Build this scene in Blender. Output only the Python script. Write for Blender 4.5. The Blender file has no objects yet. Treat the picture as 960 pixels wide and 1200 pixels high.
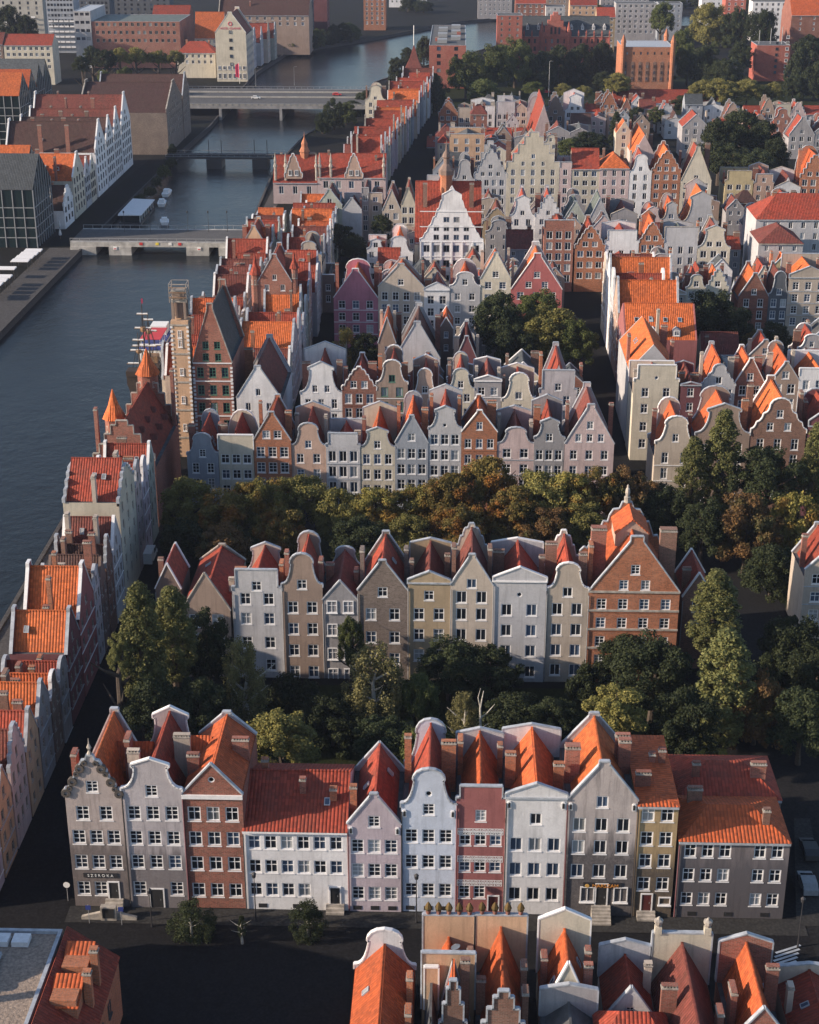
import bpy, math, random
import numpy as np
from mathutils import Vector, Matrix
from mathutils.geometry import tessellate_polygon
random.seed(7)
R = math.radians
SC = bpy.context.scene
COL = SC.collection
# ---------------------------------------------------------------- camera
F = 1850.0; TH = math.atan(777/F); CH = 114.1; YAW = R(1.7)
cd = bpy.data.cameras.new('camera'); cam = bpy.data.objects.new('camera', cd); COL.objects.link(cam)
cam.location = (0, 0, CH); cam.rotation_euler = (math.pi/2-TH, 0, YAW)
cd.sensor_fit = 'HORIZONTAL'; cd.sensor_width = 36; cd.lens = 36*F/960; cd.clip_start = 1; cd.clip_end = 9000
SC.camera = cam
# ---------------------------------------------------------------- light
SUN_AZ, SUN_EL = R(14), R(20)
SV = Vector((-math.cos(SUN_AZ)*math.cos(SUN_EL), -math.sin(SUN_AZ)*math.cos(SUN_EL), math.sin(SUN_EL)))
W = bpy.data.worlds.new('World'); SC.world = W; W.use_nodes = True
nt = W.node_tree; bg = nt.nodes['Background']
sky = nt.nodes.new('ShaderNodeTexSky'); sky.sky_type = 'NISHITA'; sky.sun_disc = False
sky.sun_elevation = SUN_EL; sky.sun_rotation = math.atan2(SV.x, SV.y); sky.altitude = 100
sky.air_density = 1.0; sky.dust_density = 1.1; sky.ozone_density = 1.3
nt.links.new(sky.outputs[0], bg.inputs[0]); bg.inputs[1].default_value = 0.112
sl = bpy.data.lights.new('sun', 'SUN'); sl.energy = 4.6; sl.angle = R(0.6); sl.color = (1.0, 0.82, 0.63)
so = bpy.data.objects.new('sun', sl); COL.objects.link(so); so.location = (-300, -100, 300)
so.rotation_euler = (-SV).to_track_quat('-Z', 'Y').to_euler()
SC.view_settings.view_transform = 'Standard'; SC.view_settings.look = 'None'
SC.view_settings.gamma = 1; SC.view_settings.use_curve_mapping = False
SC.view_settings.exposure = 0.82
SC.render.engine = 'CYCLES'
SC.cycles.use_denoising = True
SC.cycles.max_bounces = 4; SC.cycles.diffuse_bounces = 2; SC.cycles.glossy_bounces = 2; SC.cycles.transmission_bounces = 2
SC.cycles.volume_bounces = 0; SC.cycles.sample_clamp_indirect = 4
# ---------------------------------------------------------------- pixel of the photograph -> place in the world
_r = Vector((math.cos(YAW), math.sin(YAW), 0)); _f = Vector((-math.sin(YAW)*math.cos(TH), math.cos(YAW)*math.cos(TH), -math.sin(TH))); _u = _r.cross(_f)
def ray(px, py): return _f + _r*((px-480)/F) - _u*((py-600)/F)
def G(px, py, z=0.0):
    d = ray(px, py); t = (z-CH)/d.z; return Vector((d.x*t, d.y*t, z))
def FY(px, py, Y):
    d = ray(px, py); t = Y/d.y; return d.x*t, CH+d.z*t
def FX(px, py, X):
    d = ray(px, py); t = X/d.x; return d.y*t, CH+d.z*t
# ---------------------------------------------------------------- materials
MATS = {}
def newmat(name):
    m = bpy.data.materials.new(name); m.use_nodes = True; MATS[name] = m
    n = m.node_tree.nodes; return m, n, m.node_tree.links, n['Principled BSDF']
def N(n, t, **kw):
    o = n.new(t)
    for k, v in kw.items():
        if k.startswith('i_'):
            key = k[2:]; key = int(key) if key.isdigit() else key.replace('_', ' ')
            o.inputs[key].default_value = v
        else: setattr(o, k, v)
    return o
def math_(n, l, op, a, b=None, c=None):
    o = n.new('ShaderNodeMath'); o.operation = op
    for i, v in enumerate((a, b, c)):
        if v is None: continue
        if isinstance(v, (int, float)): o.inputs[i].default_value = v
        else: l.new(v, o.inputs[i])
    return o.outputs[0]
def mixc(n, l, fac, a, b, mode='MIX'):
    o = n.new('ShaderNodeMix'); o.data_type = 'RGBA'; o.blend_type = mode
    for s, v in ((o.inputs[0], fac), (o.inputs[6], a), (o.inputs[7], b)):
        if isinstance(v, (int, float)): s.default_value = v
        elif isinstance(v, (tuple, list)): s.default_value = (*v[:3], 1)
        else: l.new(v, s)
    return o.outputs[2]
def ramp(n, l, src, lo, hi):
    o = n.new('ShaderNodeMapRange'); o.inputs[1].default_value = lo; o.inputs[2].default_value = hi
    l.new(src, o.inputs[0]); return o.outputs[0]
def noise(n, l, vec, scale, detail=3, rough=.6):
    o = N(n, 'ShaderNodeTexNoise', i_Scale=scale, i_Detail=detail, i_Roughness=rough); l.new(vec, o.inputs['Vector']); return o.outputs[0]
def scaled(n, l, vec, s):
    o = n.new('ShaderNodeVectorMath'); o.operation = 'MULTIPLY'; l.new(vec, o.inputs[0]); o.inputs[1].default_value = s; return o.outputs[0]
def mulc(c, k): return tuple(v*k for v in c)
def obj_random(n, l, lo, hi):
    oi = n.new('ShaderNodeObjectInfo'); o = n.new('ShaderNodeMapRange'); l.new(oi.outputs['Random'], o.inputs[0])
    o.inputs[3].default_value = lo; o.inputs[4].default_value = hi; return o.outputs[0]
def gray(n, l, v):
    o = n.new('ShaderNodeCombineColor')
    for i in range(3): l.new(v, o.inputs[i])
    return o.outputs[0]
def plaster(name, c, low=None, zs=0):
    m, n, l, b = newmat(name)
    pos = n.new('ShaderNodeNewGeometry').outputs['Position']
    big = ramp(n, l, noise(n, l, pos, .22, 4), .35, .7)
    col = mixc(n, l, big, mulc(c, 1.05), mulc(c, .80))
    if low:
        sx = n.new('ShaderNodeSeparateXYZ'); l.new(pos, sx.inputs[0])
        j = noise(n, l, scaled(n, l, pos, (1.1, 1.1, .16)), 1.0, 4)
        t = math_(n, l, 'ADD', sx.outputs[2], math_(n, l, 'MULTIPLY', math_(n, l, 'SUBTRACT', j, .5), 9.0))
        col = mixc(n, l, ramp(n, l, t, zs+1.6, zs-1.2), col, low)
    st = ramp(n, l, noise(n, l, scaled(n, l, pos, (1.6, 1.6, .13)), 1.0, 5, .7), .5, .78)
    col = mixc(n, l, math_(n, l, 'MULTIPLY', st, .75), col, mulc((low or c), .5))
    pa = ramp(n, l, noise(n, l, pos, .9, 5, .75), .56, .64)
    col = mixc(n, l, math_(n, l, 'MULTIPLY', pa, .28), col, mulc(c, .62))
    fine = ramp(n, l, noise(n, l, pos, 4.0, 4, .85), .36, .66)
    col = mixc(n, l, math_(n, l, 'MULTIPLY', fine, .34), col, mulc(c, .6))
    col = mixc(n, l, 1.0, col, gray(n, l, obj_random(n, l, .86, 1.1)), 'MULTIPLY')
    l.new(col, b.inputs['Base Color']); b.inputs['Roughness'].default_value = .9; b.inputs['Specular IOR Level'].default_value = .2
    bp = N(n, 'ShaderNodeBump', i_Strength=.25, i_Distance=.05); l.new(fine, bp.inputs['Height']); l.new(bp.outputs[0], b.inputs['Normal'])
    return m
def brickmat(name, c, mortar=None):
    m, n, l, b = newmat(name)
    uv = n.new('ShaderNodeUVMap').outputs[0]; pos = n.new('ShaderNodeNewGeometry').outputs['Position']
    br = N(n, 'ShaderNodeTexBrick', i_Scale=1.0, i_Mortar_Size=.025, i_Brick_Width=.5, i_Row_Height=.17, i_Bias=-.1)
    br.inputs['Color1'].default_value = (*mulc(c, 1.3), 1); br.inputs['Color2'].default_value = (*mulc(c, .55), 1)
    br.inputs['Mortar'].default_value = (*(mortar or mulc((.3, .24, .2), .8)), 1)
    l.new(uv, br.inputs['Vector'])
    big = ramp(n, l, noise(n, l, pos, .3, 4), .35, .7)
    col = mixc(n, l, math_(n, l, 'MULTIPLY', big, .55), br.outputs[0], mulc(c, .5))
    sp = ramp(n, l, noise(n, l, pos, 3.0, 4, .8), .46, .62)
    col = mixc(n, l, math_(n, l, 'MULTIPLY', sp, .5), col, tuple(v*1.3+.03 for v in c))
    sd = ramp(n, l, noise(n, l, pos, 4.6, 3, .8), .52, .66)
    col = mixc(n, l, math_(n, l, 'MULTIPLY', sd, .5), col, mulc(c, .38))
    col = mixc(n, l, 1.0, col, gray(n, l, obj_random(n, l, .82, 1.15)), 'MULTIPLY')
    l.new(col, b.inputs['Base Color']); b.inputs['Roughness'].default_value = .92
    bp = N(n, 'ShaderNodeBump', i_Strength=.4, i_Distance=.03); l.new(br.outputs['Fac'], bp.inputs['Height']); bp.invert = True; l.new(bp.outputs[0], b.inputs['Normal'])
    return m
def tiles(name, c, pu=.42, pv=.42, moss=(.07, .05, .04), mk=.5):
    m, n, l, b = newmat(name)
    uv = n.new('ShaderNodeUVMap').outputs[0]; pos = n.new('ShaderNodeNewGeometry').outputs['Position']
    s = n.new('ShaderNodeSeparateXYZ'); l.new(uv, s.inputs[0])
    u = math_(n, l, 'DIVIDE', s.outputs[0], pu); v = math_(n, l, 'DIVIDE', s.outputs[1], pv)
    wav = math_(n, l, 'ABSOLUTE', math_(n, l, 'SINE', math_(n, l, 'MULTIPLY', u, math.pi)))
    row = math_(n, l, 'SUBTRACT', 1.0, math_(n, l, 'FRACT', v))
    cb = n.new('ShaderNodeCombineXYZ'); l.new(math_(n, l, 'FLOOR', u), cb.inputs[0]); l.new(math_(n, l, 'FLOOR', v), cb.inputs[1])
    wn = n.new('ShaderNodeTexWhiteNoise'); wn.noise_dimensions = '3D'; l.new(cb.outputs[0], wn.inputs[0])
    col = mixc(n, l, wn.outputs[0], mulc(c, .72), mulc(c, 1.22))
    gap = ramp(n, l, wav, .42, .1)
    col = mixc(n, l, math_(n, l, 'MULTIPLY', gap, .55), col, mulc(c, .35))
    big = ramp(n, l, noise(n, l, pos, .35, 5, .65), .42, .72)
    col = mixc(n, l, math_(n, l, 'MULTIPLY', big, mk), col, moss)
    run = ramp(n, l, noise(n, l, scaled(n, l, uv, (1.5, .18, 1)), 1.0, 4), .5, .75)
    col = mixc(n, l, math_(n, l, 'MULTIPLY', run, .4), col, mulc(c, .5))
    col = mixc(n, l, 1.0, col, gray(n, l, obj_random(n, l, .8, 1.15)), 'MULTIPLY')
    l.new(col, b.inputs['Base Color']); b.inputs['Roughness'].default_value = .75; b.inputs['Specular IOR Level'].default_value = .25
    h = math_(n, l, 'ADD', wav, math_(n, l, 'MULTIPLY', row, .5))
    bp = N(n, 'ShaderNodeBump', i_Strength=.7, i_Distance=.09); l.new(h, bp.inputs['Height']); l.new(bp.outputs[0], b.inputs['Normal'])
    return m
def plain(name, c, rough=.7, var=.25, scale=1.5, metal=0, bump=0):
    m, n, l, b = newmat(name)
    pos = n.new('ShaderNodeNewGeometry').outputs['Position']
    f = ramp(n, l, noise(n, l, pos, scale, 4, .65), .3, .72)
    l.new(mixc(n, l, f, mulc(c, 1+var*.6), mulc(c, 1-var)), b.inputs['Base Color'])
    b.inputs['Roughness'].default_value = rough; b.inputs['Metallic'].default_value = metal
    if bump:
        bp = N(n, 'ShaderNodeBump', i_Strength=.5, i_Distance=bump); l.new(f, bp.inputs['Height']); l.new(bp.outputs[0], b.inputs['Normal'])
    return m
def glassmat(name, c, rough=.08):
    m, n, l, b = newmat(name)
    l.new(mixc(n, l, 1.0, c, gray(n, l, obj_random(n, l, .5, 1.5)), 'MULTIPLY'), b.inputs['Base Color'])
    b.inputs['Roughness'].default_value = rough; b.inputs['IOR'].default_value = 1.5
    return m
WALLC = dict(white=(.74,.74,.77), cream=(.60,.55,.46), beige=(.50,.43,.37), lightgrey=(.48,.48,.51), grey=(.33,.32,.34), darkgrey=(.10,.11,.13),
    bluegrey=(.33,.36,.42), paleblue=(.56,.62,.75), lilac=(.50,.43,.49), rose=(.31,.12,.12), pink=(.46,.18,.24), palepink=(.52,.41,.41),
    salmon=(.47,.33,.27), ochre=(.36,.28,.19), yellow=(.54,.45,.28), brown=(.22,.16,.14), tan=(.33,.25,.21), greengrey=(.38,.41,.37), maroon=(.17,.07,.08),
    peach=(.6,.40,.27), concrete=(.36,.35,.33), coral=(.46,.15,.15))
for k, c in WALLC.items(): plaster(k, c)
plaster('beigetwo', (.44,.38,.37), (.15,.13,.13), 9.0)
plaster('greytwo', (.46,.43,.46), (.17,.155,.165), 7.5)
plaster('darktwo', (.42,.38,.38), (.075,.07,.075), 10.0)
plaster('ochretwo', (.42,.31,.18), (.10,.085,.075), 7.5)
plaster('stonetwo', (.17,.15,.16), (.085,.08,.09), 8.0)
BRICKC = dict(brick=(.26,.075,.05), orangebrick=(.40,.125,.05), brownbrick=(.19,.085,.06), redbrick=(.42,.075,.05), greybrick=(.19,.15,.135))
for k, c in BRICKC.items(): brickmat(k, c)
tiles('roof_orange', (.47,.10,.032), mk=.3); tiles('roof_red', (.29,.05,.029), mk=.38); tiles('roof_dark', (.17,.045,.036), mk=.42)
tiles('roof_bright', (.52,.125,.036), mk=.25); tiles('roof_brown', (.075,.036,.033), mk=.45); tiles('roof_slate', (.075,.085,.095), .5, .3, (.04,.045,.05))
plain('roof_flat', (.075,.078,.085), .9, .5, .6); plain('roof_green', (.10,.12,.11), .7, .4, .5)
plain('zinc', (.36,.39,.44), .55, .35, 1.2); plain('stone', (.34,.31,.28), .9, .5, 1.0, bump=.05); plain('frame', (.70,.70,.72), .6, .12, 2)
plain('frame_green', (.05,.16,.12), .6, .2, 2); plain('frame_dark', (.05,.05,.055), .6, .2, 2); plain('door_dark', (.02,.02,.022), .6, .3, 2); plain('door_red', (.08,.015,.015), .6, .3, 2)
plain('gravel', (.28,.22,.18), .95, .5, 3, bump=.1); plain('metal_dark', (.03,.03,.035), .5, .2, 2); plain('metal_grey', (.25,.26,.28), .5, .2, 2)
plain('wood_dark', (.035,.022,.016), .7, .5, 2); plain('wood', (.22,.13,.07), .8, .4, 2); plain('bark', (.06,.045,.035), .95, .5, 3, bump=.05); plain('birch_bark', (.4,.38,.34), .9, .5, 3)
plain('white_paint', (.72,.72,.72), .5, .1, 2); plain('red_paint', (.5,.03,.03), .5, .1, 2); plain('blue_paint', (.03,.05,.22), .5, .1, 2); plain('canvas_white', (.66,.66,.68), .9, .15, 2)
plain('orange_paint', (.6,.25,.04), .5, .1, 2); plain('flag_red', (.55,.03,.09), .8, .1, 2); plain('scaffold', (.35,.30,.26), .7, .3, 2); plain('yellow_paint', (.65,.5,.05), .6, .1, 2)
plain('copper', (.16,.24,.22), .7, .4, 2); plain('concrete_grey', (.24,.24,.25), .9, .35, .4); plain('gold', (.6,.36,.1), .4, .2, 2)
glassmat('glass', (.02,.024,.032)); glassmat('glass_blue', (.05,.075,.12)); glassmat('glass_curtain', (.26,.27,.28), .3); glassmat('glass_amber', (.5,.33,.04), .4)
glassmat('glass_teal', (.015,.028,.032), .05)
def leafmat(name, c1, c2, c3=None):
    m, n, l, b = newmat(name)
    g = n.new('ShaderNodeNewGeometry')
    col = mixc(n, l, g.outputs['Random Per Island'], c1, c2)
    if c3:
        oi = n.new('ShaderNodeTexCoord'); f = ramp(n, l, noise(n, l, oi.outputs['Object'], .35, 3), .46, .62); col = mixc(n, l, f, col, c3)
    col = mixc(n, l, 1.0, col, gray(n, l, obj_random(n, l, .75, 1.2)), 'MULTIPLY')
    l.new(col, b.inputs['Base Color']); b.inputs['Roughness'].default_value = .65
    b.inputs['Specular IOR Level'].default_value = .12
    tl = n.new('ShaderNodeBsdfTranslucent'); l.new(col, tl.inputs[0]); mx = n.new('ShaderNodeMixShader'); mx.inputs[0].default_value = .16
    l.new(b.outputs[0], mx.inputs[1]); l.new(tl.outputs[0], mx.inputs[2]); l.new(mx.outputs[0], n['Material Output'].inputs[0])
    return m
leafmat('leaf_green', (.05,.068,.024), (.11,.125,.04)); leafmat('leaf_dark', (.02,.03,.015), (.05,.06,.026)); leafmat('leaf_poplar', (.075,.088,.034), (.17,.165,.06))
leafmat('leaf_olive', (.10,.105,.034), (.23,.2,.062)); leafmat('leaf_autumn', (.085,.078,.026), (.17,.125,.036), (.2,.085,.02)); leafmat('leaf_gold', (.12,.12,.038), (.25,.21,.055), (.2,.12,.03))
leafmat('leaf_brown', (.085,.052,.026), (.16,.09,.034), (.07,.068,.028)); leafmat('leaf_birch', (.09,.09,.042), (.19,.17,.07)); leafmat('leaf_ivy', (.02,.04,.012), (.05,.07,.02))
M = MATS
# ---------------------------------------------------------------- mesh builder
class MB:
    def __init__(s): s.v = []; s.f = []; s.m = []; s.mats = []
    def mi(s, mat):
        if mat not in s.mats: s.mats.append(mat)
        return s.mats.index(mat)
    def poly(s, pts, mat):
        k = len(s.v); s.v += [tuple(p) for p in pts]; s.f.append(tuple(range(k, k+len(pts)))); s.m.append(s.mi(mat))
    def box(s, x0, y0, z0, x1, y1, z1, mat):
        k = len(s.v); i = s.mi(mat)
        s.v += [(x0,y0,z0),(x1,y0,z0),(x1,y1,z0),(x0,y1,z0),(x0,y0,z1),(x1,y0,z1),(x1,y1,z1),(x0,y1,z1)]
        for q in ((0,3,2,1),(4,5,6,7),(0,1,5,4),(1,2,6,5),(2,3,7,6),(3,0,4,7)): s.f.append(tuple(k+a for a in q)); s.m.append(i)
    def hexa(s, b, t, mat):   # b, t: 4 points ccw seen from above
        k = len(s.v); i = s.mi(mat); s.v += [tuple(p) for p in b]+[tuple(p) for p in t]
        for q in ((0,3,2,1),(4,5,6,7),(0,1,5,4),(1,2,6,5),(2,3,7,6),(3,0,4,7)): s.f.append(tuple(k+a for a in q)); s.m.append(i)
    def prism(s, pts, y0, y1, mat):   # outline in x,z (clockwise seen from -y or not), extruded along y
        k = len(s.v); i = s.mi(mat); n = len(pts)
        if sum(pts[a][0]*pts[(a+1) % n][1]-pts[(a+1) % n][0]*pts[a][1] for a in range(n)) < 0: pts = pts[::-1]
        s.v += [(p[0], y0, p[1]) for p in pts]+[(p[0], y1, p[1]) for p in pts]
        s.f.append(tuple(range(k, k+n))); s.m.append(i); s.f.append(tuple(range(k+2*n-1, k+n-1, -1))); s.m.append(i)
        for a in range(n):
            c = (a+1) % n; s.f.append((k+c, k+a, k+n+a, k+n+c)); s.m.append(i)
    def tube(s, pts, rad, mat, n=6):
        i = s.mi(mat); rings = []
        for a, p in enumerate(pts):
            p = Vector(p); d = (Vector(pts[min(a+1, len(pts)-1)])-Vector(pts[max(a-1, 0)])).normalized()
            t = d.orthogonal().normalized(); b = d.cross(t); k = len(s.v); r = rad[a] if isinstance(rad, (list, tuple)) else rad
            s.v += [tuple(p+(t*math.cos(2*math.pi*j/n)+b*math.sin(2*math.pi*j/n))*r) for j in range(n)]; rings.append(k)
        for a in range(len(rings)-1):
            for j in range(n):
                s.f.append((rings[a]+j, rings[a]+(j+1) % n, rings[a+1]+(j+1) % n, rings[a+1]+j)); s.m.append(i)
        s.f.append(tuple(rings[0]+j for j in range(n))[::-1]); s.m.append(i); s.f.append(tuple(rings[-1]+j for j in range(n))); s.m.append(i)
    def lathe(s, prof, cx, cy, mat, n=10, rot=0):
        i = s.mi(mat); rings = []
        for r, z in prof:
            k = len(s.v); s.v += [(cx+r*math.cos(2*math.pi*j/n+rot), cy+r*math.sin(2*math.pi*j/n+rot), z) for j in range(n)]; rings.append(k)
        for a in range(len(rings)-1):
            for j in range(n): s.f.append((rings[a]+j, rings[a]+(j+1) % n, rings[a+1]+(j+1) % n, rings[a+1]+j)); s.m.append(i)
        s.f.append(tuple(rings[0]+j for j in range(n))[::-1]); s.m.append(i); s.f.append(tuple(rings[-1]+j for j in range(n))); s.m.append(i)
    def mesh(s, name):
        me = bpy.data.meshes.new(name); me.from_pydata(s.v, [], s.f)
        for m in s.mats: me.materials.append(M[m])
        me.polygons.foreach_set('material_index', s.m)
        uvl = me.uv_layers.new(name='UVMap')
        nl = len(me.loops); vi = np.zeros(nl, np.int32); me.loops.foreach_get('vertex_index', vi)
        co = np.zeros(len(me.vertices)*3, np.float32); me.vertices.foreach_get('co', co); co = co.reshape(-1, 3)[vi]
        nf = len(me.polygons); nr = np.zeros(nf*3, np.float32); me.polygons.foreach_get('normal', nr); nr = nr.reshape(-1, 3)
        lt = np.zeros(nf, np.int32); me.polygons.foreach_get('loop_total', lt); nr = np.repeat(nr, lt, axis=0)
        t = np.stack([-nr[:, 1], nr[:, 0], np.zeros(nl, np.float32)], 1); ln = np.linalg.norm(t, axis=1); fl = ln < .05
        t[fl] = (1, 0, 0); ln[fl] = 1; t /= ln[:, None]; b = np.cross(nr, t)
        uv = np.stack([(co*t).sum(1), (co*b).sum(1)], 1).astype(np.float32); uvl.data.foreach_set('uv', uv.ravel())
        return me
    def obj(s, name, parent=None, **tags):
        o = bpy.data.objects.new(name, s.mesh(name)); COL.objects.link(o)
        if parent is not None: o.parent = parent
        tag(o, **tags); return o
def tag(o, label=None, cat=None, group=None, kind=None):
    if label: o['label'] = label
    if cat: o['category'] = cat
    if group: o['group'] = group
    if kind: o['kind'] = kind
    return o
def empty(name, loc, rz=0, **tags):
    o = bpy.data.objects.new(name, None); COL.objects.link(o); o.location = loc; o.rotation_euler = (0, 0, rz); o.empty_display_size = .5
    return tag(o, **tags)
def link(name, me, parent=None, loc=(0, 0, 0), rz=0):
    o = bpy.data.objects.new(name, me); COL.objects.link(o); o.location = loc
    if rz: o.rotation_euler = (0, 0, rz)
    if parent is not None: o.parent = parent
    return o
def copy_tree(o, parent=None):
    c = o.copy(); COL.objects.link(c); c.parent = parent
    for ch in list(o.children): copy_tree(ch, c)
    return c
# ---------------------------------------------------------------- windows
WCACHE = {}
def oval(w, h, n=12): return [(w/2*math.cos(2*math.pi*i/n), h/2+h/2*math.sin(2*math.pi*i/n)) for i in range(n)]
def winmeshes(w, h, st, fr, pane):
    key = (round(w, 2), round(h, 2), st, fr, pane)
    if key in WCACHE: return WCACHE[key]
    b = MB(); p = MB(); t = .13 if w > .8 else .1
    if st == 'o':
        a = oval(w, h); c = oval(w-.24, h-.24); c = [(x, z+.12) for x, z in c]
        for i in range(len(a)):
            j = (i+1) % len(a)
            b.hexa([(a[i][0],-.05,a[i][1]),(a[j][0],-.05,a[j][1]),(c[j][0],-.05,c[j][1]),(c[i][0],-.05,c[i][1])],
                   [(a[i][0],.12,a[i][1]),(a[j][0],.12,a[j][1]),(c[j][0],.12,c[j][1]),(c[i][0],.12,c[i][1])], fr)
        p.poly([(x, .06, z) for x, z in c], pane)
    else:
        b.box(-w/2, -.04, 0, -w/2+t, .14, h, fr); b.box(w/2-t, -.04, 0, w/2, .14, h, fr)
        b.box(-w/2+t, -.04, h-t, w/2-t, .14, h, fr); b.box(-w/2+t, -.04, 0, w/2-t, .14, t, fr)
        if st in 'cmt': b.box(-.045, .02, t, .045, .12, h-t, fr)
        if st in 'c': b.box(-w/2+t, .025, h*.6-.035, w/2-t, .115, h*.6+.035, fr)
        if st == 'm':
            for q in (.36, .67): b.box(-w/2+t, .025, h*q-.03, w/2-t, .115, h*q+.03, fr)
        b.box(-w/2-.08, -.16, -.13, w/2+.08, .1, -.005, fr)
        p.poly([(-w/2+t, .09, t), (w/2-t, .09, t), (w/2-t, .09, h-t), (-w/2+t, .09, h-t)], pane)
    WCACHE[key] = (b.mesh('window_frame'), p.mesh('pane')); return WCACHE[key]
FARCACHE = {}
def far_winmesh(w, h, fr, pane):
    key = (round(w, 2), round(h, 2), fr, pane)
    if key not in FARCACHE:
        b = MB(); t = .14
        b.box(-w/2, -.03, 0, -w/2+t, .1, h, fr); b.box(w/2-t, -.03, 0, w/2, .1, h, fr)
        b.box(-w/2+t, -.03, h-t, w/2-t, .1, h, fr); b.box(-w/2-.05, -.1, -.12, w/2+.05, .1, t, fr)
        b.box(-.05, .02, t, .05, .09, h-t, fr)
        b.poly([(-w/2+t, .07, t), (w/2-t, .07, t), (w/2-t, .07, h-t), (-w/2+t, .07, h-t)], pane)
        FARCACHE[key] = b.mesh('window')
    return FARCACHE[key]
def pick_pane(): return random.choices(['glass', 'glass_blue', 'glass_curtain'], [.66, .2, .14])[0]
def add_window(par, x, y, z, w, h, st='c', fr='frame', far=False, rz=0, pane=None):
    pane = pane or pick_pane()
    if far:
        return link('window', far_winmesh(w, h, fr, pane), par, (x, y, z), rz)
    a, p = winmeshes(w, h, st, fr, pane)
    o = link('window', a, par, (x, y, z), rz); link('pane', p, o); return o
# ---------------------------------------------------------------- gables
HALF = dict(
    tri=[(0,0),(.87,.91),(.87,1)], sharp=[(0,0)], none=[(0,0)],
    bell=[(0,0),(0,.09),(.13,.1),(.24,.15),(.34,.26),(.42,.42),(.48,.62),(.5,.72),(.44,.735),(.47,.81),(.58,.91),(.76,.975)],
    neck=[(0,0),(0,.07),(.1,.08),(.22,.13),(.33,.24),(.42,.41),(.47,.6),(.47,.76),(.39,.76),(.39,.82)],
    flat=[(0,0),(0,1)], flatn=[(0,0),(0,.16),(.16,.16),(.16,1)], ped=[(0,0),(0,.3)],
    step=[(0,0),(0,.16),(.22,.16),(.22,.4),(.42,.4),(.42,.66),(.64,.66),(.64,.88),(.82,.88),(.82,1)],
    scroll=[(0,0),(-.03,.13),(.06,.2),(.15,.17),(.2,.3),(.26,.42),(.36,.41),(.42,.54),(.48,.66),(.58,.65),(.62,.77),(.7,.87),(.84,.88),(.9,1)],
    scal=[(0,0),(0,.1),(.08,.12),(.15,.19),(.19,.3),(.3,.34),(.38,.43),(.42,.55),(.55,.6),(.62,.7),(.64,.83),(.73,.93),(.87,.985)],
    gstep=[(0,0),(0,.05),(.1,.07),(.16,.16),(.22,.18),(.29,.3),(.35,.32),(.42,.46),(.48,.48),(.55,.62),(.6,.64),(.66,.78),(.7,.8),(.7,.9)],
    wped=[(0,0),(0,.84)],
    round=[(0,0),(0,.25),(.12,.25),(.16,.5),(.3,.74),(.5,.9),(.75,.985)])
GNAME = dict(tri='triangular gable', sharp='pointed gable', bell='bell-shaped gable', neck='necked gable', flat='flat parapet', flatn='narrow attic', ped='low pediment',
    step='stepped gable', scroll='scrolled gable', scal='scalloped gable', round='rounded gable', gstep='tall stepped gable', eave='front eaves', hip='hipped roof', none='plain gable')
def outline(style, w, gh):
    h = [(t*w/2, q*gh) for t, q in HALF[style]]
    top = [] if h[-1][1] >= gh*.9999 else [(w/2, gh)]
    return h+top+[(w-x, z) for x, z in h[::-1]]
def coping(b, pts, y0, y1, th, mat):
    for (x0, z0), (x1, z1) in zip(pts, pts[1:]):
        dx, dz = x1-x0, z1-z0; L = math.hypot(dx, dz)
        if L < .05: continue
        dx /= L; dz /= L; nx, nz = -dz, dx; e = .04
        a = (x0-dx*e, z0-dz*e); c = (x1+dx*e, z1+dz*e); o = -.02
        P = [(a[0]+nx*o, a[1]+nz*o), (c[0]+nx*o, c[1]+nz*o), (c[0]+nx*th, c[1]+nz*th), (a[0]+nx*th, a[1]+nz*th)]
        b.prism(P, y0, y1, mat)
def facade(b, outer, holes, y, mat, depth=.3):
    pts = [Vector((x, z, 0)) for x, z in outer]; hs = [[Vector((x, z, 0)) for x, z in h] for h in holes]
    allp = list(outer)+[q for h in holes for q in h]
    def area(t): return abs((t[1][0]-t[0][0])*(t[2][1]-t[0][1])-(t[2][0]-t[0][0])*(t[1][1]-t[0][1]))/2
    def parea(h): return abs(sum(h[i][0]*h[(i+1) % len(h)][1]-h[(i+1) % len(h)][0]*h[i][1] for i in range(len(h))))/2
    tr = tessellate_polygon([pts]+hs)
    got = sum(area([allp[i] for i in t]) for t in tr); want = parea(outer)-sum(parea(h) for h in holes)
    if abs(got-want) > .02*want:
        tr = tessellate_polygon([pts]); holes = []; allp = list(outer)
    k = len(b.v); i = b.mi(mat); b.v += [(x, y, z) for x, z in allp]
    for t in tr:
        p = [allp[q] for q in t]
        if (p[1][0]-p[0][0])*(p[2][1]-p[0][1])-(p[2][0]-p[0][0])*(p[1][1]-p[0][1]) < 0: t = t[::-1]
        b.f.append(tuple(k+q for q in t)); b.m.append(i)
    for h in holes:
        for a in range(len(h)):
            c = (a+1) % len(h)
            b.poly([(h[a][0], y, h[a][1]), (h[c][0], y, h[c][1]), (h[c][0], y+depth, h[c][1]), (h[a][0], y+depth, h[a][1])], mat)
    return bool(holes)
def rect(x, z, w, h): return [(x-w/2, z), (x+w/2, z), (x+w/2, z+h), (x-w/2, z+h)]
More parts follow.
